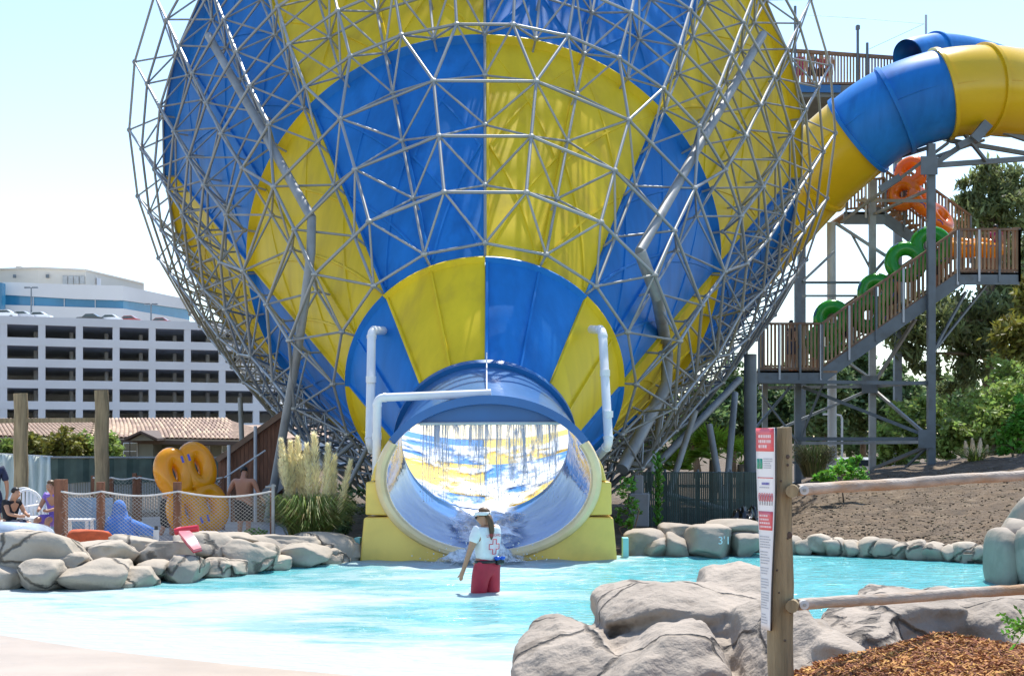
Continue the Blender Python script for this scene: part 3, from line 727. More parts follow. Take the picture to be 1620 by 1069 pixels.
# columns
for (u, v0, v1, D, wd) in ((1262,440,762,45.2,.19),(1380,285,745,46.4,.20),(1473,228,742,43.8,.22),(1210,600,770,46,.16)):
    m = MB(); m.beam(P(u,v1+14,D), P(u,v0,D), wd, wd, up=(0,1,0)); o = m.build('column', STEELD if D < 46 else STEELW, st)
    m = MB(); m.box(P(u, v1+2, D), (wd*2, wd*2, .05)); m.build('base_plate', STEELD, o)
BR = [((1200,603,43.9),(1470,606,43.9),.14),((1200,613,46.3),(1380,611,46.3),.13),((1380,611,46.3),(1470,604,43.9),.13),((1262,694,45),(1470,694,43.9),.14),((1262,701,46),(1478,699,46),.12),
      ((1270,612,45),(1468,690,44),.13),((1382,616,46.4),(1466,688,44.2),.11),((1225,682,46),(1372,618,46.3),.11),((1196,676,45),(1252,610,45.6),.09),((1470,704,43.9),(1380,742,46),.13),((1466,707,44),(1424,748,45),.09),
      ((1205,625,44.5),(1262,700,45),.07),((1305,600,44.2),(1268,690,45),.07),((1252,730,45),(1300,750,44),.07),
      ((1262,447,45.2),(1375,447,46.4),.10),((1270,468,46.4),(1380,468,46.4),.09),((1322,353,46.6),(1414,413,46.2),.13),((1427,381,46.8),(1382,432,46.5),.10),((1345,366,46.6),(1377,425,46.5),.09),((1320,398,45.5),(1270,445,45.2),.09),
      ((1384,604,46.2),(1448,505,44.6),.12),((1380,600,46.4),(1330,565,45),.09),((1474,560,43.8),(1528,462,44.6),.09),((1474,560,43.8),(1560,452,45.4),.08),
      ((1474,262,43.8),(1640,250,45.5),.20),((1474,262,43.8),(1560,205,44.2),.20),((1474,232,43.8),(1380,262,46),.13),((1500,222,44),(1640,246,46),.16),((1474,250,43.8),(1556,222,45.8),.12),((1356,317,46.6),(1470,318,43.9),.12),
      ((1380,340,46.4),(1470,300,44),.10),((1330,352,46.2),(1500,226,43.9),.10),((1520,205,43.9),(1560,255,44.5),.12),((1562,200,44),(1640,226,44.8),.18)]
for a, b, wd in BR: pbeam('brace', a, b, wd, wd, STEELD if a[2] < 45.5 else STEELW)  # farther braces get paler steel: their sunlit tone is put into the colour
for u, v, D in ((1466,694,43.8),(1376,608,46.2),(1470,262,43.7)):
    m = MB(); m.box(P(u, v, D-.16), (.5,.04,.55)); m.build('gusset_plate', STEELD, st)
# tube saddle under the bend
m = MB(); m.beam(P(1540,222,43.2), P(1562,196,43.2), .3, .3); m.beam(P(1515,232,43.4), P(1555,212,43.4), .25, .2); m.build('tube_saddle', STEELD, st)
m = MB(); m.beam(P(1392,300,44.3), P(1424,280,44.2), .2, .2); m.build('tube_saddle', STEELD, st)
# pale round pole standing in the tower
t = MB(); t.tube([P(1317,790,47.0), P(1315,352,47.0)], .145, 14); pp = t.build('pale_pole', STEELL, smooth=40); tag(pp, 'pale round steel pole rising through the stair tower under the yellow tube', 'pole')
# top launch platform
lp = thing('launch_platform', 'high launch platform with dark railing and thin masts behind the blue tube', 'platform', P(1340,740,58))
def lbeam(name, a, b, wd, ht, mt): m = MB(); m.beam(P(*a), P(*b), wd, ht); return m.build(name, mt, lp)
lbeam('top_rail', (1245,80,58), (1445,94,58), .12, .14, TOPR); lbeam('bottom_rail', (1245,133,58), (1440,133,58), .1, .12, TOPR); lbeam('deck_edge', (1248,146,58.2), (1440,146,58.2), .5, .5, STEELD); lbeam('kick_board', (1262,140,57.8), (1330,141,57.8), .05, .3, BLUE2)
m = MB(); a, b = P(1248,142,58), P(1440,142,63); m.box(((a.x+b.x)/2, 60.8, a.z-.2), (b.x-a.x, 5, .12)); m.build('deck', STEELD, lp)
for k in range(40):
    u = 1248+190*k/39; p = P(u, 133, 58); H = (133-(80+14*(u-1245)/200))/F*58
    link('picket', pkm, lp, mw=Matrix.Translation(p) @ Matrix.Diagonal((1.0,1,H,1)))
for u, v0 in ((1357,40),(1372,68),(1258,10)): 
    m = MB(); m.tube([P(u,180,57.9), P(u,v0,57.9)], .055, 8); m.build('mast', STEELD, lp)
m = MB(); m.box(P(1357,44,57.9), (.15,.15,.15)); m.build('mast_cap', STEELD, lp)
m = MB(); m.tube([P(1465,130,57.6), P(1465,24,57.6)], .05, 8); m.build('mast', STEELL, lp)
m = MB(); m.tube([P(1275,24,58), P(1370,30,58), P(1462,38,57.6)], .008, 4); m.tube([P(1375,78,58), P(1462,38,57.6)], .008, 4); m.build('guy_wire', STEELD, lp)
for u in (1268, 1420):
    m = MB(); m.beam(P(u,760,60), P(u,150,60), .3, .3, up=(0,1,0)); m.build('tower_column', STEELD, lp)

# ------------------------------------------------------------------ foliage builders
def leaf_mesh(blobs, n, size, clumps=60, sigma=.18, aspect=.45, droop=0, seed=1, up=.3):
    r = np.random.default_rng(seed); vol = np.array([b[1][0]*b[1][1]*b[1][2] for b in blobs])**.66; vol = vol/vol.sum()
    cc = []
    for b, wv in zip(blobs, vol):
        k = max(3, int(clumps*wv)); d = r.normal(size=(k,3)); d /= np.linalg.norm(d, axis=1)[:,None]
        rad = r.random(k)**.45; cc.append(np.array(b[0])+d*rad[:,None]*np.array(b[1]))
    sizes = np.concatenate([np.full(len(c), np.mean(b[1])) for c, b in zip(cc, blobs)]); cc = np.concatenate(cc)
    pick = r.integers(0, len(cc), n); s = sizes[pick]*sigma
    off = r.normal(size=(n,3))*s[:,None]; off[:,2] *= .8; off[:,2] -= droop*np.abs(r.normal(size=n))*s
    c = cc[pick]+off; a = r.normal(size=(n,3)); a[:,2] = a[:,2]*.6-droop*1.2; a /= np.linalg.norm(a, axis=1)[:,None]
    b = r.normal(size=(n,3)); b[:,2] += up; b -= a*(a*b).sum(1)[:,None]; b /= np.linalg.norm(b, axis=1)[:,None]
    L = size*(.6+.8*r.random(n)); W = L*aspect
    v = np.stack([c-a*L[:,None]/2, c+b*W[:,None]/2, c+a*L[:,None]/2, c-b*W[:,None]/2], 1).reshape(-1,3)
    f = np.arange(n*4).reshape(-1,4)
    return v, f
def leaves(name, blobs, n, size, mt, parent, **kw):
    v, f = leaf_mesh(blobs, n, size, **kw); me = bpy.data.meshes.new(name); me.from_pydata(v.tolist(), [], f.tolist()); me.materials.append(mt); me.update()
    return link(name, me, parent)
def ublob(u, v, D, ru, rv, rd=None): s = D/F; return (tuple(P(u, v, D)), (ru*s, (rd or ru)*s, rv*s))
def tree(name, label, cat, base, blobs, n, size, mt, trunk_r, group=None, limbs=True, **kw):
    b0 = P(*base); t = thing(name, label, cat, b0, group); top = Vector(blobs[0][0])
    m = MB(); r_ = random.Random(int(base[0])+n)
    if trunk_r:
        mid = b0.lerp(top, .5)+Vector((r_.uniform(-.3,.3), 0, 0)); m.tube([b0-Vector((0,0,.4)), mid, top], [trunk_r, trunk_r*.75, trunk_r*.35], 8)
        o = m.build('trunk', BARK, t, smooth=True)
        if limbs:
            m = MB()
            for c, rad in blobs:
                c = Vector(c); st_ = b0.lerp(top, .35+.4*r_.random())
                for q in range(2):
                    e = c+Vector((r_.uniform(-.5,.5)*rad[0], r_.uniform(-.5,.5)*rad[1], r_.uniform(-.2,.6)*rad[2])); m.tube([st_, st_.lerp(e,.5)+Vector((0,0,.1*rad[2])), e], [trunk_r*.4, trunk_r*.25, trunk_r*.08], 5)
            m.build('limbs', BARK, t, smooth=True)
    leaves('crown', blobs, n, size, mt, t, **kw); return t

# right-hand trees
tree('eucalyptus_tree', 'tall grey green eucalyptus with drooping leaves behind the upper stair landing', 'tree', (1560,735,62),
     [ublob(1570,330,62,62,52), ublob(1585,280,62,46,40), ublob(1535,310,62,28,30), ublob(1545,520,61,62,66), ublob(1480,500,60,62,42), ublob(1440,520,60,40,45), ublob(1600,470,62,50,90), ublob(1520,600,61,40,30), ublob(1460,570,60,28,36), ublob(1620,390,63,40,60)], 15000, .42, LEAF_E, .32, aspect=.28, droop=.8, clumps=190, sigma=.17, seed=11)
tree('hillside_bush', 'broad green bush filling the slope right of the stair tower column', 'bush', (1560,735,50), [ublob(1560,665,50,70,55), ublob(1620,650,50,50,60), ublob(1510,690,49,38,34), ublob(1600,600,52,40,40)], 9000, .22, LEAF_B, .12, aspect=.5, clumps=150, sigma=.16, seed=12)
tree('hillside_bush', 'lower rounded green bush left of the rightmost tower column', 'bush', (1425,735,52), [ublob(1430,680,52,36,45), ublob(1405,705,51,30,34), ublob(1470,650,53,30,30)], 5000, .24, LEAF_B, .12, aspect=.5, clumps=90, sigma=.17, seed=13)
tree('leafy_shrub', 'yellow green shrub with bigger leaves at the right edge above the soil slope', 'shrub', (1608,725,42), [ublob(1600,690,42,26,26), ublob(1622,660,42,22,36), ublob(1585,708,42,14,14)], 1500, .20, LEAF_G, .05, aspect=.5, clumps=40, seed=14)
tree('eucalyptus_tree', 'bright olive eucalyptus sapling against the right edge below the landing', 'tree', (1612,700,56), [ublob(1605,545,56,36,60), ublob(1625,470,57,26,40)], 3500, .36, LEAF_O, .12, aspect=.35, droop=.5, clumps=60, seed=15)
for i, (u, v, ru, rv, D, lab) in enumerate(((1160,640,45,70,92,'dark conifer seen under the stair landing beside the funnel frame'),(1230,650,46,62,95,'dark rounded conifer behind the first tower column'),(1300,625,48,75,90,'tall dark conifer directly behind the pale pole'),(1365,620,40,80,96,'dark conifer showing between the pale pole and the middle column'),(1420,640,40,66,92,'dark conifer right of the middle tower column'),(1105,665,46,55,88,'dark low conifer beyond the slatted fence'))):
    r_ = random.Random(i); bl = [ublob(u, v+10, D, ru, rv*.7), ublob(u+r_.uniform(-12,12), v-rv*.55, D, ru*.62, rv*.5), ublob(u-ru*.5, v-rv*.1, D, ru*.5, rv*.45), ublob(u+ru*.5, v-rv*.2, D, ru*.5, rv*.45)]
    tree('conifer_tree', lab, 'tree', (u, 745, D), bl, 9000, .50, LEAF_D, .25, 'conifers beyond the tower', aspect=.4, clumps=110, sigma=.17, seed=20+i, droop=.2)
# far band of trees closing the view to the right, a mass
bl = []
for k in range(26):
    u = 1000+70*k; bl.append(ublob(u, 668+random.uniform(-16,14), 130, 60, 58+random.uniform(0,18)))
tag(leaves('far_wood', bl, 40000, .95, LEAF_D, None, clumps=500, sigma=.2, seed=31), 'far dark wood along the skyline behind the tower', 'wood', kind='stuff')
# left trees in front of the tiled house
tree('street_tree', 'olive green round tree between the two tall wooden poles', 'tree', (75,745,44), [ublob(80,712,44,40,30), ublob(55,705,44,24,26), ublob(110,700,44,28,24)], 4200, .16, LEAF_O, .07, aspect=.5, clumps=90, sigma=.17, seed=41)
tree('street_tree', 'greener round tree half hidden behind the taller wooden pole', 'tree', (155,745,45), [ublob(150,712,45,36,32), ublob(180,715,45,20,22), ublob(125,720,45,22,24)], 4200, .16, LEAF_B, .07, aspect=.5, clumps=90, sigma=.17, seed=42)
tree('garden_shrub', 'low green shrub at the left edge beside the pale tarpaulin', 'shrub', (15,745,44), [ublob(14,715,44,20,18)], 1200, .14, LEAF_B, .04, aspect=.5, clumps=40, seed=43)
# palms
def palm(label, u, v, D, R_, nf, seed):
    t = thing('fan_palm', label, 'palm', P(u, v+40, D), 'fan palms behind the slatted fence'); r_ = random.Random(seed); c = P(u, v+22, D)
    m = MB(); m.tube([c-Vector((0,0,1.4)), c], [.13,.10], 8); m.build('trunk', BARK, t, smooth=True)
    for k in range(nf):
        az = r_.uniform(0, 6.28); el = r_.uniform(.1, 1.35); d = Vector((math.cos(az)*math.cos(el), math.sin(az)*math.cos(el), math.sin(el))); h = c+d*R_*.55
        m = MB(); m.tube([c, h], .012, 4); x = d.cross(Vector((0,0,1))).normalized(); y = x.cross(d)
        for q in range(17):
            a = (q-8)/8*1.75; e = (d*math.cos(a)+x*math.sin(a)); L = R_*(.62-.10*abs(a)); tip = h+e*L-Vector((0,0,.10*L)); wv = (e.cross(y)).normalized()*.022*R_*2
            md = h+e*L*.45; m.add([h, md+wv, tip, md-wv], [(0,1,2,3)])
        m.build('frond', LEAF_P, t, recalc=False)
palm('large bright green fan palm behind the slatted fence beside the leaning struts', 1128, 705, 39.5, 1.05, 15, 3)
palm('small bright green fan palm low behind the slatted fence', 1068, 725, 38.5, .75, 11, 4)
palm('fan palm half hidden by the round grey column', 1172, 712, 40, .8, 9, 5)
# grasses
def grass(name, label, cat, u, v, D, nb, h, spread, mts, plumes, plume_mat, seed, ph=.55, group=None, pr=.06):
    b0 = P(u, v, D); t = thing(name, label, cat, b0, group); r_ = random.Random(seed)
    for mt, cnt in mts:
        m = MB()
        for k in range(cnt):
            az = r_.uniform(0, 6.28); rr = spread*.35*r_.random(); b = b0+Vector((math.cos(az)*rr, math.sin(az)*rr, -.05)); ln = h*r_.uniform(.5, 1.0); out = spread*r_.uniform(.25, 1.0)
            d = Vector((math.cos(az), math.sin(az), 0)); p1 = b+d*out*.3+Vector((0,0,ln*.6)); p2 = b+d*out*.75+Vector((0,0,ln*.85)); p3 = b+d*out*1.1+Vector((0,0,ln*.7)); s = d.cross(Vector((0,0,1)))*.009
            m.add([b-s, b+s, p1+s, p1-s, p2+s*.7, p2-s*.7, p3], [(0,1,2,3),(3,2,4,5),(5,4,6)])
        tag(m.build('blades', mt, t, recalc=False), kind='stuff')
    for (pu, pv0, pv1, wpx) in plumes:       # tip v0, base v1
        a = P(pu[0], pv1, D-.1+r_.uniform(-.2,.2)); b = P(pu[1], pv0, D-.1); 
        m = MB(); n = 700; wd = wpx*D/F*.5; ax = (b-a); L = ax.length; axn = ax.normalized()
        for k in range(n):
            tt = r_.random(); wv = wd*(math.sin(math.pi*min(1, tt*.93+.07))**.7)*(1-.35*tt); az = r_.uniform(0, 6.28); rad = Vector((math.cos(az), math.sin(az), 0))
            p = a+ax*tt+rad*wv*r_.random()**.5; q = p+(axn*1.2+rad*.7+Vector((0,0,-.1)))*L*.075; s = rad.cross(axn).normalized()*.012
            m.add([p-s, p+s, q], [(0,1,2)])
        m.tube([b0, a, a.lerp(b,.9)], [.008,.007,.004], 4); m.build('plume', plume_mat, t, recalc=False)
PL = [((451,445),696,770,17),((463,460),700,785,16),((475,471),693,775,16),((489,485),704,790,17),((480,477),726,806,17),((502,497),688,800,17),((514,519),706,806,15),((525,529),722,818,14),((536,554),730,812,11),((459,452),722,800,16)]
grass('pampas_grass', 'large pampas grass with tall cream plumes beside the yellow collar', 'grass', 490, 868, 26.2, 0, 1.25, .85, [(GRASSM, 1700), (GRASSD, 250)], PL, PLUME, 5)
grass('pampas_grass', 'small pampas clump with pinkish plumes on the soil slope near the bushes', 'grass', 1543, 728, 40, 0, .5, .6, [(GRASSM, 250)], [((1530,1527),698,722,9),((1540,1538),694,722,9),((1549,1551),694,722,9),((1558,1562),704,724,9)], PLUMEP, 6)
grass('tall_grass', 'clump of dry tall grass behind the sign post under the tower', 'grass', 1288, 752, 43, 0, 1.15, .9, [(GRASSD, 700), (GRASSM, 300)], [], PLUMEP, 7)
def shrub(label, u, v, D, bl, n, size, mt, seed): return tree('leafy_shrub', label, 'shrub', (u,v,D), bl, n, size, mt, .02, aspect=.55, clumps=30, seed=seed)
shrub('bright green leafy shrub on the soil edge behind the log rail', 1335, 768, 33.5, [ublob(1345,742,33.5,30,16), ublob(1310,757,33.5,26,10), ublob(1372,757,33.5,14,8), ublob(1350,728,33.5,14,10)], 900, .13, LEAF_G, 51)
shrub('thin leafy sapling right of the yellow collar', 995, 838, 27.5, [ublob(992,778,27.5,16,28), ublob(1003,800,27.5,12,22), ublob(985,815,27.5,10,20)], 420, .085, LEAF_G, 52)
shrub('small green weed at the foot of the yellow collar', 995, 842, 27, [ublob(996,828,27,10,9)], 160, .08, LEAF_G, 53)
shrub('low dark bush between the pampas grass and the yellow collar', 550, 855, 28.5, [ublob(552,800,28.5,22,38), ublob(540,835,28.5,24,20)], 1600, .08, LEAF_D, 54)
shrub('small green weed below the shirtless man', 402, 858, 27.5, [ublob(402,845,27.5,16,10)], 260, .09, LEAF_G, 55)
m = MB(); r_ = random.Random(9)
for k in range(60):
    z = k/60; p = P(1042+r_.uniform(-3,3), 830-110*z, 30); m.ball(p, .03+.02*r_.random(), 4, 3)
    q = p+Vector((r_.uniform(-.12,.12), r_.uniform(-.1,.1), .06)); m.add([p, q+Vector((.03,0,.03)), q+Vector((0,0,.08)), q+Vector((-.03,0,.03))], [(0,1,2,3)])
tag(m.build('climbing_vine', LEAF_G), 'thin green vine climbing a stem at the end of the slatted fence', 'vine')
# ------------------------------------------------------------------ left background: garage, hotel, house
gar = thing('parking_garage', 'white concrete parking garage with rows of open dark bays', 'garage', (-60, 203, -2))
GD = Vector((21.0, 9.4, 0)).normalized(); GN = Vector((GD.y, -GD.x, 0))       # along the facade, towards camera
G0 = Vector((P(0,0,200).x, 200, 0))
BW = 5.05; FH = 2.93; Z0 = EYE+(HOR-499)/F*200     # parapet top
def gp(a, z, o=0): return G0+GD*a+GN*o+Vector((0,0,z))
def gbox(name, a0, a1, z0, z1, o0, o1, mt, par):
    m = MB(); m.prism([gp(a0,z0,o0), gp(a1,z0,o0), gp(a1,z1,o0), gp(a0,z1,o0)], GN*(o1-o0)); return m.build(name, mt, par)
A_L, A_R = -32, 60
for f in range(8):
    zt = Z0-f*FH; zb_ = zt-(1.28 if f == 0 else 1.13) if f else zt-1.15
    gbox('spandrel', A_L, A_R, zb_, zt, -.35, 0, GARW, gar)
    gbox('deck_slab', A_L, A_R, zb_, zb_+.35, -30, -.36, GARD, gar)
k = -6
while k*BW+.35 < A_R:
    a = k*BW+.62; gbox('pier', a-.62, a+.32, -3, Z0-1.15, -.5, -.04, GARW, gar); k += 1
gbox('back_wall', A_L, A_R, -3, Z0-1, -30.4, -30.05, GARD, gar)
for k in range(-5, 10): gbox('inner_column', k*BW*1+.6, k*BW+1.1, -3, Z0-1.3, -12, -11.4, GARD, gar)
# lamps and cars on the roof deck
def lamp(label, u, v0, v1, D):
    t = thing('lamp_post', label, 'lamp post', P(u,v1,D)); m = MB(); m.tube([P(u,v1+10,D), P(u,v0,D)], [.16,.10], 8); m.build('pole', STEELD, t)
    for s in (-1, 1): m = MB(); m.box(P(u+s*6, v0, D), (.85,.4,.22)); m.build('lamp_head', STEELD, t)
lamp('double headed lamp post on the garage roof, nearer the hotel corner', 49.5, 455, 498, 215); lamp('double headed lamp post on the garage roof beside the truss edge', 239, 481, 508, 222)
def car(label, u, v, D, mt, L=4.0):
    c = P(u, v+7, D); t = thing('parked_car', label, 'car', c, 'cars on the garage roof'); m = MB()
    prof = [(-.5,.25),(-.5,.75),(-.42,.9),(-.25,.95),(-.12,1.38),(.16,1.42),(.33,1.0),(.48,.88),(.5,.55),(.5,.25)]
    m.prism([c+Vector((x*L, -.8, z)) for x, z in prof], (0,1.6,0)); o = m.build('body', mt, t)
    m = MB(); m.prism([c+Vector((x*L, -.83, z)) for x, z in ((-.22,.98),(-.11,1.32),(.15,1.34),(.29,1.02))], (0,1.66,0)); m.build('side_window', GLASSD, o)
    for sx in (-.3, .3): m = MB(); m.tube([c+Vector((sx*L,-.84,.32)), c+Vector((sx*L,.84,.32))], .32, 12); m.build('wheel', BLK, t)
ROOFV = 503
for u, v, mi, lab in ((7,499,0,'white car at the left end of the garage roof'),(33,501,4,'silver car left of the first roof lamp post'),(60,502,0,'white car just right of the first roof lamp post'),(143,505,3,'black car in the middle of the garage roof'),(173,506,0,'white car beside a red car on the garage roof'),(203,508,1,'red car on the garage roof'),(253,511,1,'dark red car on the garage roof by the truss')):
    car(lab, u, v, 206+9*(u/270), CARM[mi])
hot = thing('hotel_building', 'white hotel block with a blue glass band behind the garage', 'hotel', P(80,700,262))
def poly_wall(name, pts, v_off, mt, par, thick=2.0):     # pts: (u, vtop, vbot, D)
    o = None
    for (u0,t0,b0,D0), (u1,t1,b1,D1) in zip(pts, pts[1:]):
        a, b, c, d = P(u0,b0,D0), P(u1,b1,D1), P(u1,t1,D1), P(u0,t0,D0); nrm = (b-a).cross(d-a).normalized(); nrm.z = 0
        if nrm.y < 0: nrm = -nrm
        m = MB(); m.prism([a,b,c,d], nrm.normalized()*thick); o = m.build(name, mt, par)
    return o
poly_wall('upper_wall', [(4,446,466,262),(120,450,473,262),(195,452,475,262),(300,474,490,285)], 0, HOTW, hot)
poly_wall('glass_band', [(4,464.5,483,262.6),(195,473,489,262.6),(300,488,507,285.6)], 0, GLASSB, hot)
poly_wall('lower_wall', [(4,482,640,262),(195,488,640,262),(300,506,640,285)], 0, HOTW, hot)
for u, t, b in ((52,466,484),(101,468.5,486),(150,471,488)): m = MB(); m.prism([P(u,b,262.3),P(u+1,b,262.3),P(u+1,t,262.3),P(u,t,262.3)], (0,.3,0)); m.build('mullion', STEELL, hot)
poly_wall('penthouse_wall', [(-60,428,455,270),(60,424,452,268),(136,427,455,268),(228,449,462,292)], 0, HOTC, hot)
poly_wall('penthouse_coping', [(-60,426,428.5,269.6),(60,422,424.8,267.6),(136,425.5,428,267.6),(228,447.5,450,291.6)], 0, HOTC, hot)
for u in (99,108,117,126): m = MB(); m.prism([P(u,449,267.7),P(u+7.5,449.4,267.7),P(u+7.5,436.6,267.7),P(u,436,267.7)], (0,.25,0)); m.build('window', mat('hazy_window', (.42,.42,.42), .2), hot)
for u in (146,153): m = MB(); m.prism([P(u,451,271.5),P(u+6,452,272.6),P(u+6,440.5,272.6),P(u,439,271.5)], (0,.25,0)); m.build('window', GARW, hot)
for u, v in ((23,437),(75,437)): m = MB(); m.box(P(u,v,267.6), (.5,.4,.6)); m.build('vent', STEELD, hot)
poly_wall('corner_glass', [(-60,444,500,258),(2.5,447,500,258)], 0, GLASSB, hot)
# small penthouse roof plant
m = MB(); m.prism([P(25,424,275),P(33,424,275),P(33,421,275),P(25,421,275)], (0,3,0)); m.build('roof_unit', HOTC, hot)
# tiled house
hs = thing('tiled_house', 'low stucco house with a pinkish clay tile roof below the garage', 'house', P(200,740,75))
HD = 75
def hw(name, u0, u1, v0, v1, D, mt, th=.4, par=None): m = MB(); m.prism([P(u0,v1,D),P(u1,v1,D),P(u1,v0,D),P(u0,v0,D)], (0,th,0)); return m.build(name, mt, par if par is not None else hs)
hw('wall', -80, 205, 692, 800, HD+1, HOUSEW); hw('wall', 205, 242, 690, 800, HD-1, HOUSEW, 2.4); hw('wall', 242, 470, 695, 800, HD+1, HOUSEW)
tile = MB(); ringA = [(.5*math.cos(a), .5*math.sin(a)*.8) for a in np.linspace(0, math.pi, 6)]
tile.loft([[(x*.98, 0, z) for x, z in ringA], [(x*.86, 1.0, z*.86+.02) for x, z in ringA]], closed=False)
tlm = bpy.data.meshes.new('roof_tile'); tlm.from_pydata(tile.v, [], tile.f); tlm.materials.append(ROOFT); tlm.update()
def roof(eaveL, eaveR, ridgeL, ridgeR, nx, ny, name='roof'):
    m = MB(); m.add([eaveL, eaveR, ridgeR, ridgeL]+[p-Vector((0,0,.12)) for p in (eaveL, eaveR, ridgeR, ridgeL)], [(0,1,2,3),(4,7,6,5),(0,4,5,1),(1,5,6,2),(2,6,7,3),(3,7,4,0)])
    o = m.build(name, ROOFT, hs); 
    m = MB(); m.beam(eaveL-Vector((0,.02,.16)), eaveR-Vector((0,.02,.16)), .12, .2); m.build('fascia', TRIM, o)
    return o
ev = [(-80,704),(240,697),(470,704)]
def rp(u, v, D): return P(u, v, D)
RF = [(rp(-80,697,74), rp(204,694,74), rp(-80,664,80), rp(204,663.5,80)), (rp(204,694,74), rp(470,697,74), rp(204,663.5,80), rp(349,663.5,80))]
tiles = []
o1 = roof(rp(-80,690,74), rp(470,697,74), rp(-80,664,80), rp(350,663.5,80), 1, 1)
o2 = roof(rp(330,692,77), rp(520,692,77), rp(352,672,82), rp(520,672,82), 1, 1, 'rear_roof')
def lay(eL, eR, rL, rR, nx, ny):
    for j in range(ny):
        for i in range(nx):
            ta, tb = (i+.5)/nx, (j+.0)/ny
            p = eL.lerp(eR, ta).lerp(rL.lerp(rR, ta), tb); q = eL.lerp(eR, ta).lerp(rL.lerp(rR, ta), tb+1/ny); wv = (eR-eL).length*(1-tb)/nx+(rR-rL).length*tb/nx
            tiles.append((p, q, wv))
lay(rp(-60,690,74), rp(466,697,74), rp(-60,664,80), rp(352,663.5,80), 72, 9)
tiles.sort(key=lambda t: abs(proj(t[0])[0]-260) if proj(t[0])[0] > 0 else 9e9)
jt = MB()
for n_, (p, q, wv) in enumerate(tiles):
    d = (q-p); x = Vector((1,0,0)); z = x.cross(d).normalized(); mw = Matrix.Translation(p+z*.02) @ Matrix((x*wv, d*1.08, z*.22)).transposed().to_4x4()
    if n_ < 300: link('roof_tile', tlm, o1, mw=mw)
    else: jt.add([mw @ Vector(v) for v in tile.v], tile.f)
tag(jt.build('roof_tiles', ROOFT, o1, recalc=False), kind='stuff')
# gable over the projecting bay
gb = [rp(196,693,72.5), rp(222,681,72.5), rp(249,693,72.5)]
m = MB(); m.prism([gb[0], gb[1], gb[1]+Vector((0,5,.05)), gb[0]+Vector((0,5,.05))], (0,0,-.12)); m.prism([gb[1], gb[2], gb[2]+Vector((0,5,.05)), gb[1]+Vector((0,5,.05))], (0,0,-.12)); m.build('gable_roof', TRIM, hs)
m = MB(); m.prism([gb[0]+Vector((.2,.3,-.12)), gb[2]+Vector((-.2,.3,-.12)), gb[1]+Vector((0,.3,-.16))], (0,.3,0)); m.build('gable_wall', HOUSEW, hs)
for u0, u1, v0, v1, D in ((196,205,701,726,73.9),(206,216,701,726,73.9),(234,247,702,728,75.9),(318,331,706,726,75.9),(352,362,706,724,75.9),(385,396,706,724,75.9)):
    o = hw('window', u0-1.2, u1+1.2, v0-1.2, v1+1.2, D, WHITEP, .1); hw('pane', u0, u1, v0, v1, D-.05, GLASSD, .04, o); hw('glazing_bar', u0, u1, (v0+v1)/2-.4, (v0+v1)/2+.4, D-.08, WHITEP, .03, o)
# dark green windscreen fence, tarpaulin, boarded ramp
fe = thing('screened_fence', 'dark green screened chain fence along the back of the patio', 'fence', P(230,800,37))
g = MB(); vv = []; ff = []; n = 40
for i in range(n):
    u = 62+ (448-62)*i/(n-1); D = 37.5+.05*math.sin(i*1.7); vv += [tuple(P(u, 724+1.5*math.sin(i*.9)+ (2 if i % 7 == 0 else 0), D)), tuple(P(u, 764+2*math.sin(i*.6), D))]
for i in range(n-1): ff.append((2*i, 2*i+1, 2*i+3, 2*i+2))
g.add(vv, ff); o = g.build('screen_cloth', DARKF, fe); so_ = o.modifiers.new('solid', 'SOLIDIFY'); so_.thickness = .02
m = MB(); m.tube([P(62,723,37.4), P(448,724,37.4)], .03, 6); m.build('top_tube', STEELW, fe, smooth=40)
for k in range(9): m = MB(); m.tube([P(66+47*k,722,37.6), P(66+47*k,830,37.6)], .035, 6); m.build('post', STEELW, fe, smooth=40)
for k in range(95): m = MB() if k == 0 else m; m.box(P(64+4.05*k, 788, 37.55), (.035,.02,.9))
m.build('lower_slats', STEELW, fe)
tp = thing('tarpaulin_screen', 'pale grey green tarpaulin screen hung behind the plastic chairs', 'tarpaulin', P(40,830,33))
g = MB(); vv = []; ff = []; n = 46; mrow = 8
for i in range(n):
    for j in range(mrow):
        u = -30+112*i/(n-1); q = P(u+2.5*j/7*math.sin(i), 717+ (i/n)*5+100*j/(mrow-1), 33); q.y += .07*math.sin(i*1.1)+.05*math.sin(i*.37+j*.5); vv.append(tuple(q))
for i in range(n-1):
    for j in range(mrow-1): ff.append((i*mrow+j, (i+1)*mrow+j, (i+1)*mrow+j+1, i*mrow+j+1))
g.add(vv, ff); o = g.build('cloth', TARP, tp, smooth=True); o.modifiers.new('solid', 'SOLIDIFY').thickness = .015
m = MB(); m.tube([P(-30,716,33), P(84,722,33)], .02, 6); m.build('top_cord', ROPE, tp)
rb = thing('boarded_ramp', 'brown boarded fence with sloping top behind the shirtless man', 'fence', P(400,800,33))
for k in range(17):
    u0 = 345+6.0*k; vt = 728-(u0-345)*.72; m = MB(); m.prism([P(u0,830,33.4),P(u0+5.6,830,33.4),P(u0+5.6,vt-4,33.4),P(u0,vt,33.4)], (0,.04,0)); m.build('board', WOODB, rb)
m = MB(); m.beam(P(343,728,33.3), P(448,653,33.3), .1, .12); m.build('cap_rail', TOPR, rb)
for u in (362, 404): m = MB(); m.tube([P(u,716-(u-345)*.72,33.25), P(u,830,33.25)], .04, 8); m.build('post', STEELL, rb)
m = MB(); m.tube([P(345,762,32.8), P(420,712,32.8)], .02, 6); m.build('hand_rail', STEELL, rb)
m = MB(); m.prism([P(415,800,33.2),P(450,770,33.2),P(450,745,33.2),P(415,775,33.2)], (0,1.2,0)); m.build('ramp_side', CONC, rb)
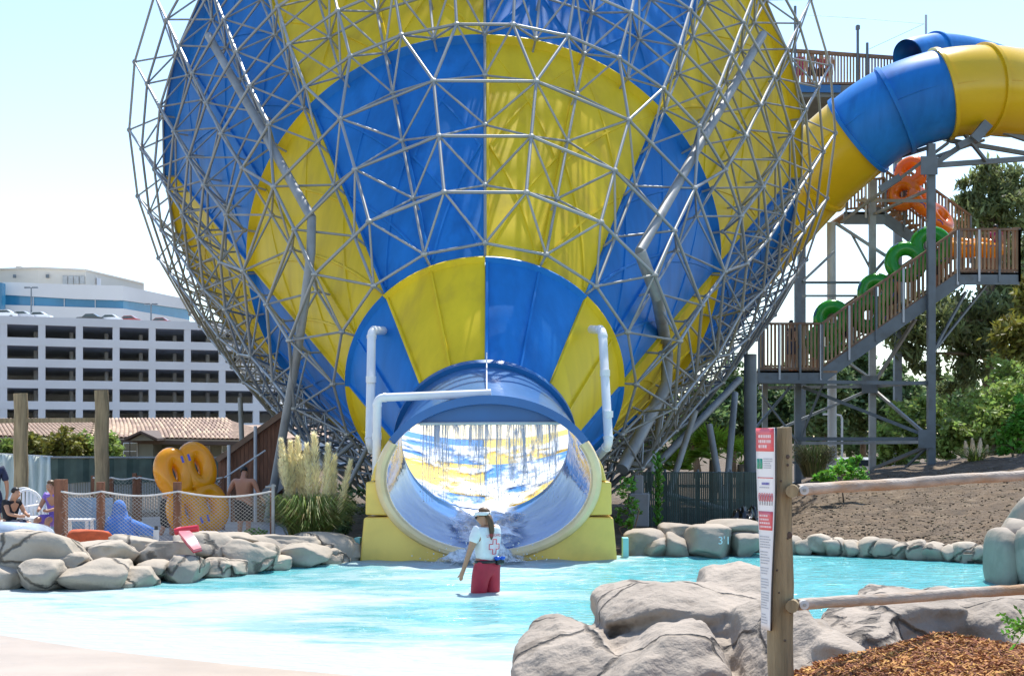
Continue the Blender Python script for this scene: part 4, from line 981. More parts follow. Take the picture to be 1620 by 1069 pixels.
# shade frame poles
for (u, w_, v0, lab) in ((33,.14,622,'shorter round wooden pole carrying the level beam at the left'),(161,.142,617,'taller round wooden pole left of the yellow raft')):
    t = thing('wooden_pole', lab, 'pole', P(u,850,29)); m = MB(); c0 = P(u,862,29); c1 = P(u,v0,29)
    m.tube([c0.lerp(c1, k/8)+Vector((.012*math.sin(k*2.1),0,0)) for k in range(9)], [w_*(1.04-.07*k/8) for k in range(9)], 16); m.build('shaft', WOODP, t, smooth=40)
    if u == 33:
        m = MB(); m.beam(P(-60,666,28.8), P(152,664,29.2), .12, .09); m.build('cross_beam', WOODP, t)

# ------------------------------------------------------------------ right: slatted fence, pier, sheeting
sf = thing('slatted_fence', 'dark green slatted chain link fence under the right side of the frame', 'fence', P(1110,835,33))
for k in range(66):
    u = 1000+3.05*k; m = MB() if k == 0 else m
    if k == 0:
        m.box((0,0,.5), (.036,.015,1)); slm = bpy.data.meshes.new('slat'); slm.from_pydata(m.v, [], m.f); slm.materials.append(DARKF); slm.update()
    b = P(u, 832, 33); link('slat', slm, sf, mw=Matrix.Translation(b) @ Matrix.Rotation(random.uniform(-.2,.2), 4, 'Z') @ Matrix.Diagonal((1,1,1.22+.02*random.random(),1)))
for v in (747, 790, 828): m = MB(); m.tube([P(1000,v,33.05), P(1205,v,33.05)], .018, 6); m.build('rail_tube', STEELD, sf)
for u in (1000,1052,1104,1156): m = MB(); m.tube([P(u,742,33.06), P(u,836,33.06)], .03, 8); m.build('post', STEELD, sf)
m = MB(); c = P(1010,806,31.5); m.box((c.x,c.y,c.z), (.42,.42,.72)); m.box((c.x,c.y,c.z+.5), (.2,.2,.5)); o = m.build('concrete_pier', CONC); tag(o, 'square concrete footing with steel stub under the frame', 'footing'); o.modifiers.new('b','BEVEL').width = .02
# crumpled black sheeting
g = MB(); vv = []; ff = []; nx, ny = 60, 40
for i in range(nx):
    for j in range(ny):
        a, b = i/(nx-1), j/(ny-1); p = P(1146+62*a, 0, 30.4+1.6*b); hgt = .62*math.sin(math.pi*a)**.5*math.sin(math.pi*min(1,b+.12))**.5*(.8+.5*a)
        vv.append((p.x, p.y, .06+hgt*(.8+.35*noise.noise(Vector((a*7,b*7,1))))+.07*abs(noise.noise(Vector((a*18,b*18,2))))+.03*abs(noise.noise(Vector((a*40,b*40,5))))))
for i in range(nx-1):
    for j in range(ny-1): ff.append((i*ny+j, (i+1)*ny+j, (i+1)*ny+j+1, i*ny+j+1))
g.add(vv, ff); tag(g.build('plastic_sheeting', BLKS, smooth=30), 'heap of crumpled shiny black plastic sheeting at the column foot', 'sheeting')
# growth and stones carrying on beyond the picture to the right
for i, (u, v, D, ru, rv, lab) in enumerate(((1730,640,54,80,80,'broad green bush beyond the right edge of the slope'),(1880,610,60,90,110,'tall bush farther beyond the right edge of the slope'))):
    tree('hillside_bush', lab, 'bush', (u, 740, D), [ublob(u, v, D, ru, rv), ublob(u+50, v+30, D, ru*.7, rv*.6)], 5000, .3, LEAF_B, .12, aspect=.5, clumps=120, sigma=.17, seed=70+i)
# clods and chips on the soil bank
g = MB(); r_ = random.Random(12)
for k in range(7000):
    u = r_.uniform(1215, 1660); db = lerp_tab(BANK, u); D = db+.4+13*r_.random()**1.5; z = terr_z(u, D); s = .006+.026*r_.random()**4
    p = P(u,0,D); g.ball((p.x, p.y, z+s*.3), (s*r_.uniform(.8,1.6), s, s*.7), 5, 3, Matrix.Rotation(r_.uniform(0,3),3,'Z'))
tag(g.build('soil_clods', CLOD, recalc=False), 'scattered clods and chips over the bare soil bank', 'clods', kind='stuff')
m = MB(); c = P(1367,738,70); m.prism([c+Vector((x,-.9,z)) for x, z in ((-1.9,-.6),(-1.9,.1),(-1.5,.45),(.7,.45),(1.3,.1),(1.6,0),(1.6,-.6))], (0,1.8,0)); 
vt = thing('white_van', 'white van roof just showing beyond the soil bank under the tower', 'van', (c.x,c.y,c.z-1)); o = m.build('body', CARM[0], vt); o.modifiers.new('b','BEVEL').width = .1
m = MB(); m.prism([c+Vector((x,-.93,z)) for x, z in ((-1.4,.05),(-1.3,.35),(.6,.35),(1.0,.05))], (0,1.86,0)); m.build('side_window', GLASSD, vt)
t = thing('street_lamp', 'far grey street lamp with a curved arm seen between tower columns', 'lamp post', P(1332,740,85)); m = MB(); m.tube([P(1332,740,85), P(1332,662,85), P(1330,657,85), P(1316,655,85)], .07, 6); m.build('pole', STEELL, t); m = MB(); m.box(P(1309,655,85), (.5,.3,.12)); m.build('lamp_head', STEELL, t)

# ------------------------------------------------------------------ rocks
def ico(sub):
    bm = bmesh.new(); bmesh.ops.create_icosphere(bm, subdivisions=sub, radius=1); v = [x.co.copy() for x in bm.verts]; f = [tuple(q.index for q in x.verts) for x in bm.faces]; bm.free(); return v, f
ICO = {s: ico(s) for s in (3,4,5,6)}
def boulder(c, size, seed, sub=4, power=.62, cuts=7, rough=.06, rot=0):
    r_ = random.Random(seed); v, f = ICO[sub]; pl = []
    for k in range(cuts):
        d = Vector((r_.gauss(0,1), r_.gauss(0,1), r_.gauss(0,1)*.8)).normalized(); pl.append((d, r_.uniform(.66,.92)))
    off = Vector((r_.uniform(-50,50), r_.uniform(-50,50), r_.uniform(-50,50))); out = []; rm = Matrix.Rotation(rot, 3, 'Y'); S = max(size)
    for p in v:
        q = Vector([math.copysign(abs(x)**power, x) for x in p]); q = q/max(.001, (abs(q.x)**4+abs(q.y)**4+abs(q.z)**4)**.25)
        q = p.lerp(q, .6)
        for d, h in pl:
            e = q.dot(d)-h
            if e > 0: q = q-d*e*.85
        q = q*(1+rough*1.4*noise.noise(p*1.6+off)+rough*.7*noise.noise(p*4+off)+rough*.3*noise.noise(p*11+off)+rough*.14*noise.noise(p*26+off))
        if sub >= 6:
            for d, h in pl[:3]: q = q*(1-.055*math.exp(-((q.dot(d.cross(Vector((.3,.5,.81))).normalized())+.12*noise.noise(p*2+off)+.04*noise.noise(p*7+off)-h*.3)/.022)**2))
        q = Vector((q.x*size[0], q.y*size[1], q.z*size[2])); out.append(Vector(c)+rm @ q)
    return out, f
def rock(u0, u1, v0, v1, D, seed, par, mt, sub=4, dep=None, grow=1.12, rot=0, cuts=7, rough=.06, name='rock'):
    s = D/F; c = P((u0+u1)/2, (v0+v1)/2, D); sx = (u1-u0)/2*s*grow; sz = (v1-v0)/2*s*min(grow, 1.14)
    v, f = boulder(c, (sx, dep or max(.35, sx*.8), sz), seed, sub, cuts=cuts, rough=rough, rot=rot); m = MB(); m.add(v, f); return m.build(name, mt, par, smooth=True, recalc=False)
rw = thing('rock_border', 'low border of rounded grey artificial boulders along the left pool edge', 'rock wall', P(250,900,22))
LR = [(-10,118,844,928,21.0,1),(42,104,886,936,20.5,2),(99,140,873,896,20.9,3),(104,190,886,940,20.6,4),(128,209,853,892,21.6,5),(163,209,886,912,21.2,6),(178,243,898,934,21.0,7),(173,243,846,892,22.3,8),(232,300,852,895,22.2,9),(230,272,886,914,21.7,10),(266,320,880,923,21.6,11),(281,372,844,892,23.0,12),(317,367,884,920,22.3,13),(350,424,856,908,23.0,14),(328,404,842,866,24.0,15),(355,390,884,914,22.6,16),
      (395,440,860,904,23.6,17),(398,488,846,876,24.8,18),(445,514,860,898,24.2,19),(488,566,847,894,25.4,20),(530,568,852,890,25.8,21),(-60,20,850,930,21.6,22),(205,240,905,930,21.3,23),(420,455,880,902,23.6,24),(505,545,868,896,24.8,25),(-40,40,890,940,20.6,26)]
for (a, b, c, d, D, sd) in LR: rock(a, b, c, d, D, sd, rw, ROCK, 4, dep=max(.5, (b-a)/2*D/F), grow=1.42, cuts=14)
for k, (u, v, D) in enumerate(((60,900,21.9),(150,895,22.4),(240,890,22.9),(330,880,23.8),(420,880,24.6),(500,875,25.5))): rock(u-62, u+62, v-30, v+40, D, 60+k, rw, ROCK, 3, dep=.6, name='backing_rock')
rr_ = thing('rock_block', 'sculpted blue grey rock ledge with a painted depth mark on the far pool edge', 'rock wall', P(1120,870,26))
for (a, b, c, d, D, sd) in ((1045,1098,826,850,26.6,31),(1045,1090,842,882,26.2,32),(1082,1160,832,884,26.0,33),(1120,1200,822,846,26.5,34),(1150,1205,842,882,26.2,35),(985,1050,838,884,26.3,36),(1010,1060,850,884,26.1,37)):
    o = rock(a, b, c, d, D, sd, rr_, ROCKW, 4, dep=.55, rough=.05)
    if sd == 33: mark_rock = o
re_ = thing('stone_edging', 'row of low grey edging stones between the soil bank and the pool', 'edging', P(1400,880,25))
for k in range(15):
    u = 1195+25.5*k; D = lerp_tab(BANK, u)+.02; v = HOR+(EYE-.12)/D*F; w_ = 15+4*((k*7) % 3); rock(u-w_, u+w_, v-14-3*((k*5) % 3), v+12, D, 100+k, re_, ROCK, 3, dep=.3)
rg = thing('rock_pillars', 'cluster of tall smooth grey rock pillars at the right pool edge', 'rock wall', P(1600,920,21.4))
for (a, b, c, d, D, sd) in ((1596,1660,790,900,22.4,41),(1570,1625,825,925,21.6,42),(1566,1602,840,930,21.3,43),(1600,1680,850,935,21.2,44),(1606,1660,835,920,20.9,45)): rock(a, b, c, d, D, sd, rg, ROCKW, 4, dep=.5, cuts=3, rough=.03)
m = MB(); m.box(P(1536,889,24.6), (.32,.25,.3)); o = m.build('weir_block', ROCKW, re_); m = MB(); m.box(P(1536,892,24.44), (.11,.03,.11)); m.build('weir_hole', BLK, o)
for u in (566, 989): m = MB(); m.box(P(u,866,25.7), (.10,.3,.36)); tag(m.build('pool_post', TEALW), 'pale turquoise painted post at the %s foot of the yellow collar' % ('left' if u < 700 else 'right'), 'post')
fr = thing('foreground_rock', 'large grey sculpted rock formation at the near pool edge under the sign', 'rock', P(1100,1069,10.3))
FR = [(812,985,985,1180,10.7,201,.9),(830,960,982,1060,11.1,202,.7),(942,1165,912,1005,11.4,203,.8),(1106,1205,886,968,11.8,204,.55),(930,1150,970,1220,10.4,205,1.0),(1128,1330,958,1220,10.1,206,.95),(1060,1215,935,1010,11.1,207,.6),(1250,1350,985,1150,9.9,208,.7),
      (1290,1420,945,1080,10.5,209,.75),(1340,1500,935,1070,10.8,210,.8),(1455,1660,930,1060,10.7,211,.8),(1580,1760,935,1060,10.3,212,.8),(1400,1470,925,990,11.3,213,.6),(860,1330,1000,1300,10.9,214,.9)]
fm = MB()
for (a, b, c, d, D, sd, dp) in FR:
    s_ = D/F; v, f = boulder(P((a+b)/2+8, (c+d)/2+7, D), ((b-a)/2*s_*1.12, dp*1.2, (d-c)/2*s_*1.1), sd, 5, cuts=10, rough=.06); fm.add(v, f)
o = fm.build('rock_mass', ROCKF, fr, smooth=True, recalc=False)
rmod = o.modifiers.new('merge', 'REMESH'); rmod.mode = 'VOXEL'; rmod.voxel_size = .02; rmod.use_smooth_shade = True
smo = o.modifiers.new('soften', 'SMOOTH'); smo.factor = .5; smo.iterations = 1
tex = bpy.data.textures.new('rock_pits', 'CLOUDS'); tex.noise_scale = .3; tex.noise_depth = 5
dsp = o.modifiers.new('pits', 'DISPLACE'); dsp.texture = tex; dsp.strength = .08; dsp.texture_coords = 'GLOBAL'
for k in range(9):
    u = 1690+48*k; D = lerp_tab(BANK, u)+.02; v = HOR+(EYE-.15)/D*F; rock(u-34, u+34, v-26-6*((k*5) % 3), v+16, D, 130+k, rg, ROCKW, 3, dep=.4)
# ------------------------------------------------------------------ mulch bed in the near right corner
def mul_z(x, y):
    u = 810+x/y*F; return EYE-(lerp_tab([(1150,1150),(1262,1062),(1300,1048),(1480,1003),(1620,1022),(1800,1010),(2400,1000)], u)-HOR)/F*8.4 - max(0, 8.4-y)*.05 - max(0, y-8.4)*.30+.02*noise.noise(Vector((x*3,y*3,0)))
xs = np.arange(1.0, 7.5, .07); ys = np.arange(5.5, 9.6, .07); g = MB(); vv = [(x, y, mul_z(x, y)) for x in xs for y in ys]; n = len(ys)
ff = [(i*n+j, (i+1)*n+j, (i+1)*n+j+1, i*n+j+1) for i in range(len(xs)-1) for j in range(n-1)]
g.add(vv, ff); struct(g.build('mulch_ground', MULCH, smooth=True))
g = MB(); r_ = random.Random(5)
for k in range(12000):
    y = r_.uniform(6.6, 9.0); u = r_.uniform(1225, 1680); x = (u-810)/F*y; z = mul_z(x, y)+.006+.012*r_.random(); L = .006+.034*r_.random()**2.6; W = .002+.006*r_.random()**1.5; a = r_.uniform(0, 3.14); tl = r_.uniform(-.5,.5)
    d = Vector((math.cos(a)*math.cos(tl), math.sin(a)*math.cos(tl), math.sin(tl)))*L; s = Vector((-math.sin(a), math.cos(a), r_.uniform(-.6,.6)))*W; c = Vector((x, y, z)); h = Vector((0,0,.003))
    g.add([c-d-s, c+d-s*.6, c+d+s*.6, c-d+s, c-d-s+h, c+d-s*.6+h, c+d+s*.6+h, c-d+s+h], [(4,5,6,7),(0,1,5,4),(1,2,6,5),(2,3,7,6),(3,0,4,7)])
tag(g.build('bark_chips', CHIP, recalc=False), 'reddish bark mulch chips covering the near bed', 'mulch', kind='stuff')
# ------------------------------------------------------------------ people
def skin_obj(name, verts, edges, radii, root, mt, parent, sub=2, mw=None):
    me = bpy.data.meshes.new(name); me.from_pydata([tuple(v) for v in verts], edges, []); me.materials.append(mt)
    o = link(name, me, parent, mw=mw)
    md = o.modifiers.new('skin', 'SKIN'); md.use_smooth_shade = True
    sk = me.skin_vertices[0].data if me.skin_vertices else None
    if sk is None:
        bm = bmesh.new(); bm.from_mesh(me); bm.verts.layers.skin.verify(); bm.to_mesh(me); bm.free(); sk = me.skin_vertices[0].data
    for i, r in enumerate(radii):
        sk[i].radius = r if hasattr(r, '__len__') else (r, r)
        sk[i].use_root = (i == root)
    s = o.modifiers.new('sub', 'SUBSURF'); s.levels = sub; s.render_levels = sub
    return o
STAND = dict(pel=(0,0,.53), waist=(0,0,.61), chest=(0,0,.72), neck=(0,-.005,.825), head=(0,.012,.885), top=(0,.01,.955),
    shL=(-.105,0,.795), elL=(-.135,-.01,.63), wrL=(-.14,.03,.49), haL=(-.14,.045,.435), shR=(.105,0,.795), elR=(.135,-.01,.63), wrR=(.14,.03,.49), haR=(.14,.045,.435),
    hipL=(-.052,0,.49), knL=(-.055,.01,.275), anL=(-.058,-.01,.045), toL=(-.062,.09,.018), hipR=(.052,0,.49), knR=(.055,.01,.275), anR=(.058,-.01,.045), toR=(.062,.09,.018))
RAD = dict(pel=(.082,.062), waist=(.074,.052), chest=(.085,.058), neck=.031, head=(.046,.056), top=(.038,.045), sh=.036, el=.024, wr=.017, ha=(.022,.013), hip=.058, kn=.035, an=.023, to=.018)
EDG = [('pel','waist'),('waist','chest'),('chest','neck'),('neck','head'),('head','top'),('chest','shL'),('shL','elL'),('elL','wrL'),('wrL','haL'),('chest','shR'),('shR','elR'),('elR','wrR'),('wrR','haR'),
       ('pel','hipL'),('hipL','knL'),('knL','anL'),('anL','toL'),('pel','hipR'),('hipR','knR'),('knR','anR'),('anR','toR')]
def person(label, foot, H, yaw, skin, pose={}, shirt=None, shorts=None, hair=HAIRB, long=False, sleeve=.45, leg=.85, fat=1.0, group=None, hands=False, sub=2, bikini=None):
    J = dict(STAND); J.update(pose); rot = Matrix.Rotation(yaw, 3, 'Z'); foot = Vector(foot)
    def W(k): return foot+rot @ (Vector(J[k])*H)
    t = thing('person', label, 'person', foot, group); names = list(J.keys()); idx = {n: i for i, n in enumerate(names)}
    def rad(n, g=0):
        r = RAD[n] if n in RAD else RAD[n[:-1]]; f_ = fat if n in ('pel','waist','chest') or n[:-1] in ('hip','sh') else 1
        return tuple((x*f_+g)*H for x in (r if hasattr(r, '__len__') else (r, r)))
    V = [W(n) for n in names]; E = [(idx[a], idx[b]) for a, b in EDG]; RR = [rad(n) for n in names]
    # nose
    hd = W('head'); fw = rot @ Vector((0,1,0)); V.append(hd+fw*.066*H-Vector((0,0,.004*H))); E.append((idx['head'], len(V)-1)); RR.append((.012*H,.012*H))
    if hands:
        for sfx in 'LR':
            h = W('ha'+sfx); d = (h-W('wr'+sfx)).normalized(); side = d.cross(fw).normalized()
            for q, (o_, ln) in enumerate(((-1.5,.040),(-.5,.048),(.5,.046),(1.5,.038))):
                a = h+fw*o_*.009*H; V.append(a+d*.012*H); E.append((idx['ha'+sfx], len(V)-1)); RR.append((.0055*H,.0055*H)); V.append(a+d*ln*H+side*.006*H); E.append((len(V)-2, len(V)-1)); RR.append((.0045*H,.0045*H))
            V.append(h+fw*.026*H+d*.004*H); E.append((idx['ha'+sfx], len(V)-1)); RR.append((.006*H,.006*H)); V.append(h+fw*.034*H+d*.022*H); E.append((len(V)-2, len(V)-1)); RR.append((.005*H,.005*H))
    skin_obj('body', V, E, RR, idx['pel'], skin, t, sub)
    if shirt:
        ns = ['pel','waist','chest','neck','shL','elL','shR','elR']; vs_ = []; rs = []
        for n in ns:
            p = W(n)
            if n == 'pel': p = W('pel')
            if n == 'neck': p = W('chest').lerp(W('neck'), .62)
            if n[:2] == 'el': p = W('sh'+n[2]).lerp(p, sleeve)
            vs_.append(p); rs.append(rad(n, .011) if n[:2] != 'el' else (.040*H,.040*H))
            if n == 'neck': rs[-1] = (.05*H,.046*H)
        skin_obj('shirt', vs_, [(0,1),(1,2),(2,3),(2,4),(4,5),(2,6),(6,7)], rs, 2, shirt, t, sub)
    if shorts:
        vs_ = [W('waist').lerp(W('pel'), .12), W('pel'), W('hipL'), W('hipL').lerp(W('knL'), leg), W('hipR'), W('hipR').lerp(W('knR'), leg)]
        skin_obj('shorts', vs_, [(0,1),(1,2),(2,3),(1,4),(4,5)], [tuple((x*fat+.008)*H for x in RAD['pel']), rad('pel', .010), rad('hipL', .013), (.062*H,.062*H), rad('hipR', .013), (.062*H,.062*H)], 1, shorts, t, sub)
    # hair cap
    hc = W('head').lerp(W('top'), .55)-fw*.008*H; m = MB(); up = (W('top')-W('neck')).normalized(); q = up.to_track_quat('Z','Y').to_matrix()
    n, mm_ = 16, 8; rings = []
    for i in range(mm_):
        th = (math.pi*.62)*i/(mm_-1); ring = []
        for k in range(n):
            a = 2*math.pi*k/n; d = Vector((math.sin(th)*math.cos(a), math.sin(th)*math.sin(a), math.cos(th))); front_ = max(0, (q @ d).dot(fw))
            rr = .053*H*(1+.06*noise.noise(d*4)); pt = hc+(q @ Vector((d.x*rr*.9, d.y*rr*1.08, d.z*rr*.98)))
            if front_ > .2 and d.z < .45: pt = pt-fw*.03*H+up*.012*H
            ring.append(pt)
        rings.append(ring)
    m.loft(rings, cap1=True); hr = m.build('hair', hair, t, smooth=True)
    return t, W, rot, fw
# --- the lifeguard standing in the pool
lg_foot = P(769, 936, 20.0); lg_foot.z = -.54
yaw = math.atan2(.75, .66)      # forward = (-.75,.66)
lgp = dict(elL=(-.150,.035,.635), wrL=(-.165,.085,.50), haL=(-.168,.105,.445), elR=(.12,.04,.64), wrR=(.09,.12,.56), haR=(.07,.15,.53), chest=(0,-.004,.725), neck=(0,.012,.83), head=(-.006,.034,.885), top=(-.004,.028,.957), knL=(-.06,.03,.275), knR=(.06,-.01,.275), pel=(0,-.012,.53))
lg, W, rot, fw = person('lifeguard in white shirt, visor and red shorts standing thigh deep in the pool', lg_foot, 1.75, yaw, SKINA, lgp, CL_W, CL_R, HAIRB, hands=True, sleeve=.62, leg=1.2, fat=1.2, sub=3)
H = 1.75; up = Vector((0,0,1)); rt = rot @ Vector((1,0,0)); hc = W('head').lerp(W('top'), .45)
rings = []
for k in range(21):                 # visor band and brim
    a = R(-180+360*k/20); d = fw*math.cos(a)+rt*math.sin(a); rings.append([hc+d*.064*H+up*z*H for z in (-.004,.022)])
m = MB(); m.loft(rings, closed=False); vz = m.build('visor', CL_W, lg, smooth=True); vz.modifiers.new('s','SOLIDIFY').thickness = .008
rings = []
for k in range(13):
    a = R(-62+124*k/12); d = fw*math.cos(a)+rt*math.sin(a); rings.append([hc+d*.063*H+up*.000*H, hc+d*.063*H+fw*.050*H*math.cos(a)**.5-up*.010*H])
m = MB(); m.loft(rings, closed=False); bz = m.build('brim', CL_W, vz, smooth=True); bz.modifiers.new('s','SOLIDIFY').thickness = .006
m = MB(); rings = []
for k in range(11):
    a = R(-85+170*k/10); d = fw*math.cos(a)+rt*math.sin(a); e = W('head')+up*.006*H; rings.append([e+d*.061*H+up*z*H for z in (-.008,.010)])
m.loft(rings, closed=False); g_ = m.build('sunglasses', BLK, lg, smooth=True); g_.modifiers.new('s','SOLIDIFY').thickness = .006
b0 = W('head').lerp(W('top'), .35)-fw*.058*H; m = MB(); m.tube([b0+fw*.02*H, b0-fw*.012*H-up*.01*H, b0-fw*.030*H-up*.06*H, b0-fw*.040*H-up*.115*H, b0-fw*.036*H-up*.165*H, b0-fw*.03*H-up*.19*H], [.018*H,.022*H,.024*H,.021*H,.014*H,.004*H], 9)
m.build('ponytail', HAIRB, lg, smooth=True)
# belt, pouch, keys
m = MB(); rings = []; bc = W('waist').lerp(W('pel'), .72)
for k in range(24):
    a = 2*math.pi*k/24; d = fw*math.cos(a)*.088*H+rt*math.sin(a)*.112*H; rings.append([bc+d+up*z for z in (-.018,.020)])
m.loft(rings, closed=False, wrap=True); m.build('belt', BLK, lg, smooth=True).modifiers.new('s','SOLIDIFY').thickness = .012
pc = bc-fw*.085*H+rt*.055*H; m = MB(); m.box(pc, (.14,.08,.09), Matrix.Rotation(yaw,3,'Z')); o = m.build('hip_pouch', BLK, lg); o.modifiers.new('b','BEVEL').width = .02
m = MB(); m.ball(pc+Vector((-.03,-.05,.045)), (.05,.03,.03), 8, 6); m.ball(pc+Vector((.045,-.045,.05)), (.035,.03,.03), 8, 6); m.build('blue_whistle', mat('blue_plastic', (.01,.10,.55), .2, .05), lg, smooth=True)
# print on the back
bk = -fw; ctr = W('chest')-fw*.079*H*1.0+up*.0; M3 = Matrix((rt, up, -fw)).transposed()
def back_pt(x, z): # curve the print round the back
    return ctr+rt*x+up*z-fw*(.016-.9*x*x-.28*z*z)
tx = bpy.data.curves.new('lettering', 'FONT'); tx.body = 'LIFEGUARD'; tx.size = .056; tx.align_x = 'CENTER'; tx.extrude = .001
to = bpy.data.objects.new('tmp', tx); C.objects.link(to); dg = bpy.context.evaluated_depsgraph_get(); me = bpy.data.meshes.new_from_object(to.evaluated_get(dg)); bpy.data.objects.remove(to)
for v in me.vertices: x, y = v.co.x, v.co.y; v.co = back_pt(x, .045+y-.9*x*x*.6)-fw*v.co.z
me.materials.clear(); me.materials.append(REDI); link('lettering', me, lg)
cr = [(-.035,.10),(.035,.10),(.035,.035),(.10,.035),(.10,-.035),(.035,-.035),(.035,-.10),(-.035,-.10),(-.035,-.035),(-.10,-.035),(-.10,.035),(-.035,.035)]
m = MB(); pts = []
for (x0,z0), (x1,z1) in zip(cr, cr[1:]+cr[:1]):
    for q in range(4): pts.append(back_pt((x0+(x1-x0)*q/4)*1.0, -.095+(z0+(z1-z0)*q/4)*1.0))
m.tube(pts, .0065, 5, False, closed=True); m.build('cross_emblem', REDI, lg, smooth=True)
PY = .18    # patio level
def pfoot(u, D, z=PY): p = P(u, 0, D); p.z = z; return p
# --- people on the patio
person('shirtless man in dark shorts walking away behind the rope fence', pfoot(386,29.0,-.02), 1.62, R(-14), SKINB, dict(elL=(-.19,-.02,.655), wrL=(-.235,.04,.545), haL=(-.25,.06,.50), elR=(.185,.0,.66), wrR=(.25,.02,.54), haR=(.275,.03,.49), head=(-.015,.05,.875), top=(-.02,.06,.945), shL=(-.125,0,.79), shR=(.125,0,.79)), None, CL_K, HAIRK, fat=1.25, leg=.98)
person('person in dark shorts hidden behind the standing yellow raft', pfoot(266,28.9,-.02), 1.62, R(-30), SKINB, dict(elL=(-.15,.09,.66), wrL=(-.08,.20,.66), haL=(-.05,.24,.67), elR=(.16,.10,.70), wrR=(.14,.22,.76), haR=(.13,.26,.78), anL=(-.07,-.10,.05), toL=(-.07,.0,.02)), None, CL_K, HAIRB, leg=1.35)
sit = dict(pel=(0,0,.27), waist=(0,-.01,.35), chest=(0,.02,.46), neck=(0,.05,.56), head=(0,.085,.615), top=(0,.095,.685), shL=(-.105,.03,.53), shR=(.105,.03,.53), elL=(-.13,.10,.40), wrL=(-.06,.22,.37), haL=(-.03,.26,.38), elR=(.13,.10,.40), wrR=(.06,.22,.37), haR=(.03,.26,.38),
    hipL=(-.055,.02,.255), knL=(-.075,.24,.28), anL=(-.07,.25,.05), toL=(-.07,.34,.02), hipR=(.055,.02,.255), knR=(.075,.24,.28), anR=(.07,.25,.05), toR=(.07,.34,.02))
person('boy in black shirt sitting and looking at his phone on the left', pfoot(16,25.6), 1.52, R(-115), SKINA, sit, CL_K, CL_N, HAIRK)
person('woman in purple top sitting behind the thick brown post', pfoot(88,26.6), 1.66, R(160), SKINA, sit, CL_P, CL_P, HAIRB)
person('person standing at the left edge in dark shirt, only an arm showing', pfoot(-13,26.5), 1.72, R(20), SKINA, dict(elR=(.15,.0,.64), wrR=(.155,.02,.53)), CL_N, CL_N, HAIRK, sleeve=.9)
hp, W, rot, fw = person('person wrapped in a blue hooded towel sitting behind the rocks', pfoot(189,25.6,-.15), 1.55, R(15), SKINA, sit, CL_B, CL_N, HAIRB)
m = MB(); c = W('head'); m.ball(c+Vector((0,-.01,.05)), (.125,.135,.17), 14, 9); rg_ = []
for z, rx, ry in ((.02,.13,.12),(-.08,.15,.13),(-.16,.25,.17),(-.28,.31,.21),(-.45,.34,.24)): rg_.append([c+Vector((rx*math.cos(2*math.pi*k/20)*(1+.06*math.sin(k*2.3)), ry*math.sin(2*math.pi*k/20), z)) for k in range(20)])
m.loft(rg_); m.tube([c+Vector((.15,.0,-.22)), c+Vector((.4,-.02,-.30)), c+Vector((.62,-.02,-.36))], [.12,.11,.07], 10); m.build('hooded_towel', CL_B, hp, smooth=True)
# --- people on the stairs and platform
def sfoot(u, v, D): return P(u, v, D)
for (u, v, D, Hh, yw, sk, sh, so2, lab) in ((1252,588,45,1.65,-60,SKINC,CL_K,CL_N,'dark clothed person on the lower stair landing near the truss'),(1290,586,45,1.6,-60,SKINA,CL_N,CL_K,'person at the stair foot holding the lowest green tube'),(1338,560,45,1.6,-60,SKINA,CL_K,CL_N,'person in dark shirt between the lowest and second green tubes'),(1412,508,45,1.6,-60,SKINB,CL_T,CL_K,'person in teal shirt between the second and third green tubes'),(1478,462,45,1.6,-60,SKINC,CL_N,CL_K,'person near the top of the lower flight behind the third green tube'),(1575,432,45,1.55,-20,SKINB,CL_M,CL_N,'person in magenta top on the upper landing'),
        (1266,141,59,1.6,170,SKINB,CL_M,CL_M,'person in magenta on the high platform nearest the truss'),(1284,141,59.5,1.6,150,SKINC,CL_T,CL_N,'person in teal shirt on the high platform'),(1299,141,59,1.5,190,SKINA,CL_R,CL_K,'person in red on the high platform between the teal shirt and the white shirt'),(1311,141,59.2,1.6,180,SKINC,CL_W,CL_R,'person in white shirt and red shorts on the high platform')):
    person(lab, sfoot(u, v, D), Hh, R(yw), sk, {}, sh, so2, HAIRK, sub=1)

# ------------------------------------------------------------------ inflatables
def torus(m, c, ax, Rr, r, n=28, k=12, sx=1.0):
    ax = Vector(ax).normalized(); x = ax.orthogonal().normalized(); y = ax.cross(x); m.tube([Vector(c)+(x*math.cos(2*math.pi*i/n)+y*math.sin(2*math.pi*i/n))*Rr for i in range(n)], r, k, False, closed=True)
def fig8(name, label, c, axis, long_, Rr, r, mt, group):
    c = Vector(c); lo = Vector(long_).normalized(); ax = Vector(axis); ax = (ax-lo*ax.dot(lo)).normalized(); t = thing(name, label, 'inflatable', c-Vector((0,0,Rr*2)), group)
    for s in (-1, 1):
        m = MB(); torus(m, c+lo*s*Rr*1.04, ax, Rr, r); o = m.build('ring', mt, t, smooth=True)
        for q in (-1, 1):
            side = lo.cross(ax); p = c+lo*s*Rr*1.04+side*q*(Rr+r*.7)+ax*r*.6; m = MB(); m.tube([p-lo*.12, p-lo*.06+ax*.05, p+lo*.06+ax*.05, p+lo*.12], .014, 5); m.build('handle', HAND, o)
    return t
SDIR = P(1515,436,45)-P(1300,590,45); SDIR.normalize()
for u, v, lo, lab in ((1310,522,(.35,0,1),'lowest green double tube carried up the stairs'),(1380,480,(.35,0,1),'second green double tube carried up the stairs'),(1453,402,(.85,0,.53),'topmost and largest green double tube on the lower flight')):
    fig8('double_tube', lab, P(u, v, 44.9), (-.25,-1,.15), lo, .37 if u < 1440 else .44, .22, VGRN, 'green double tubes on the stairs')
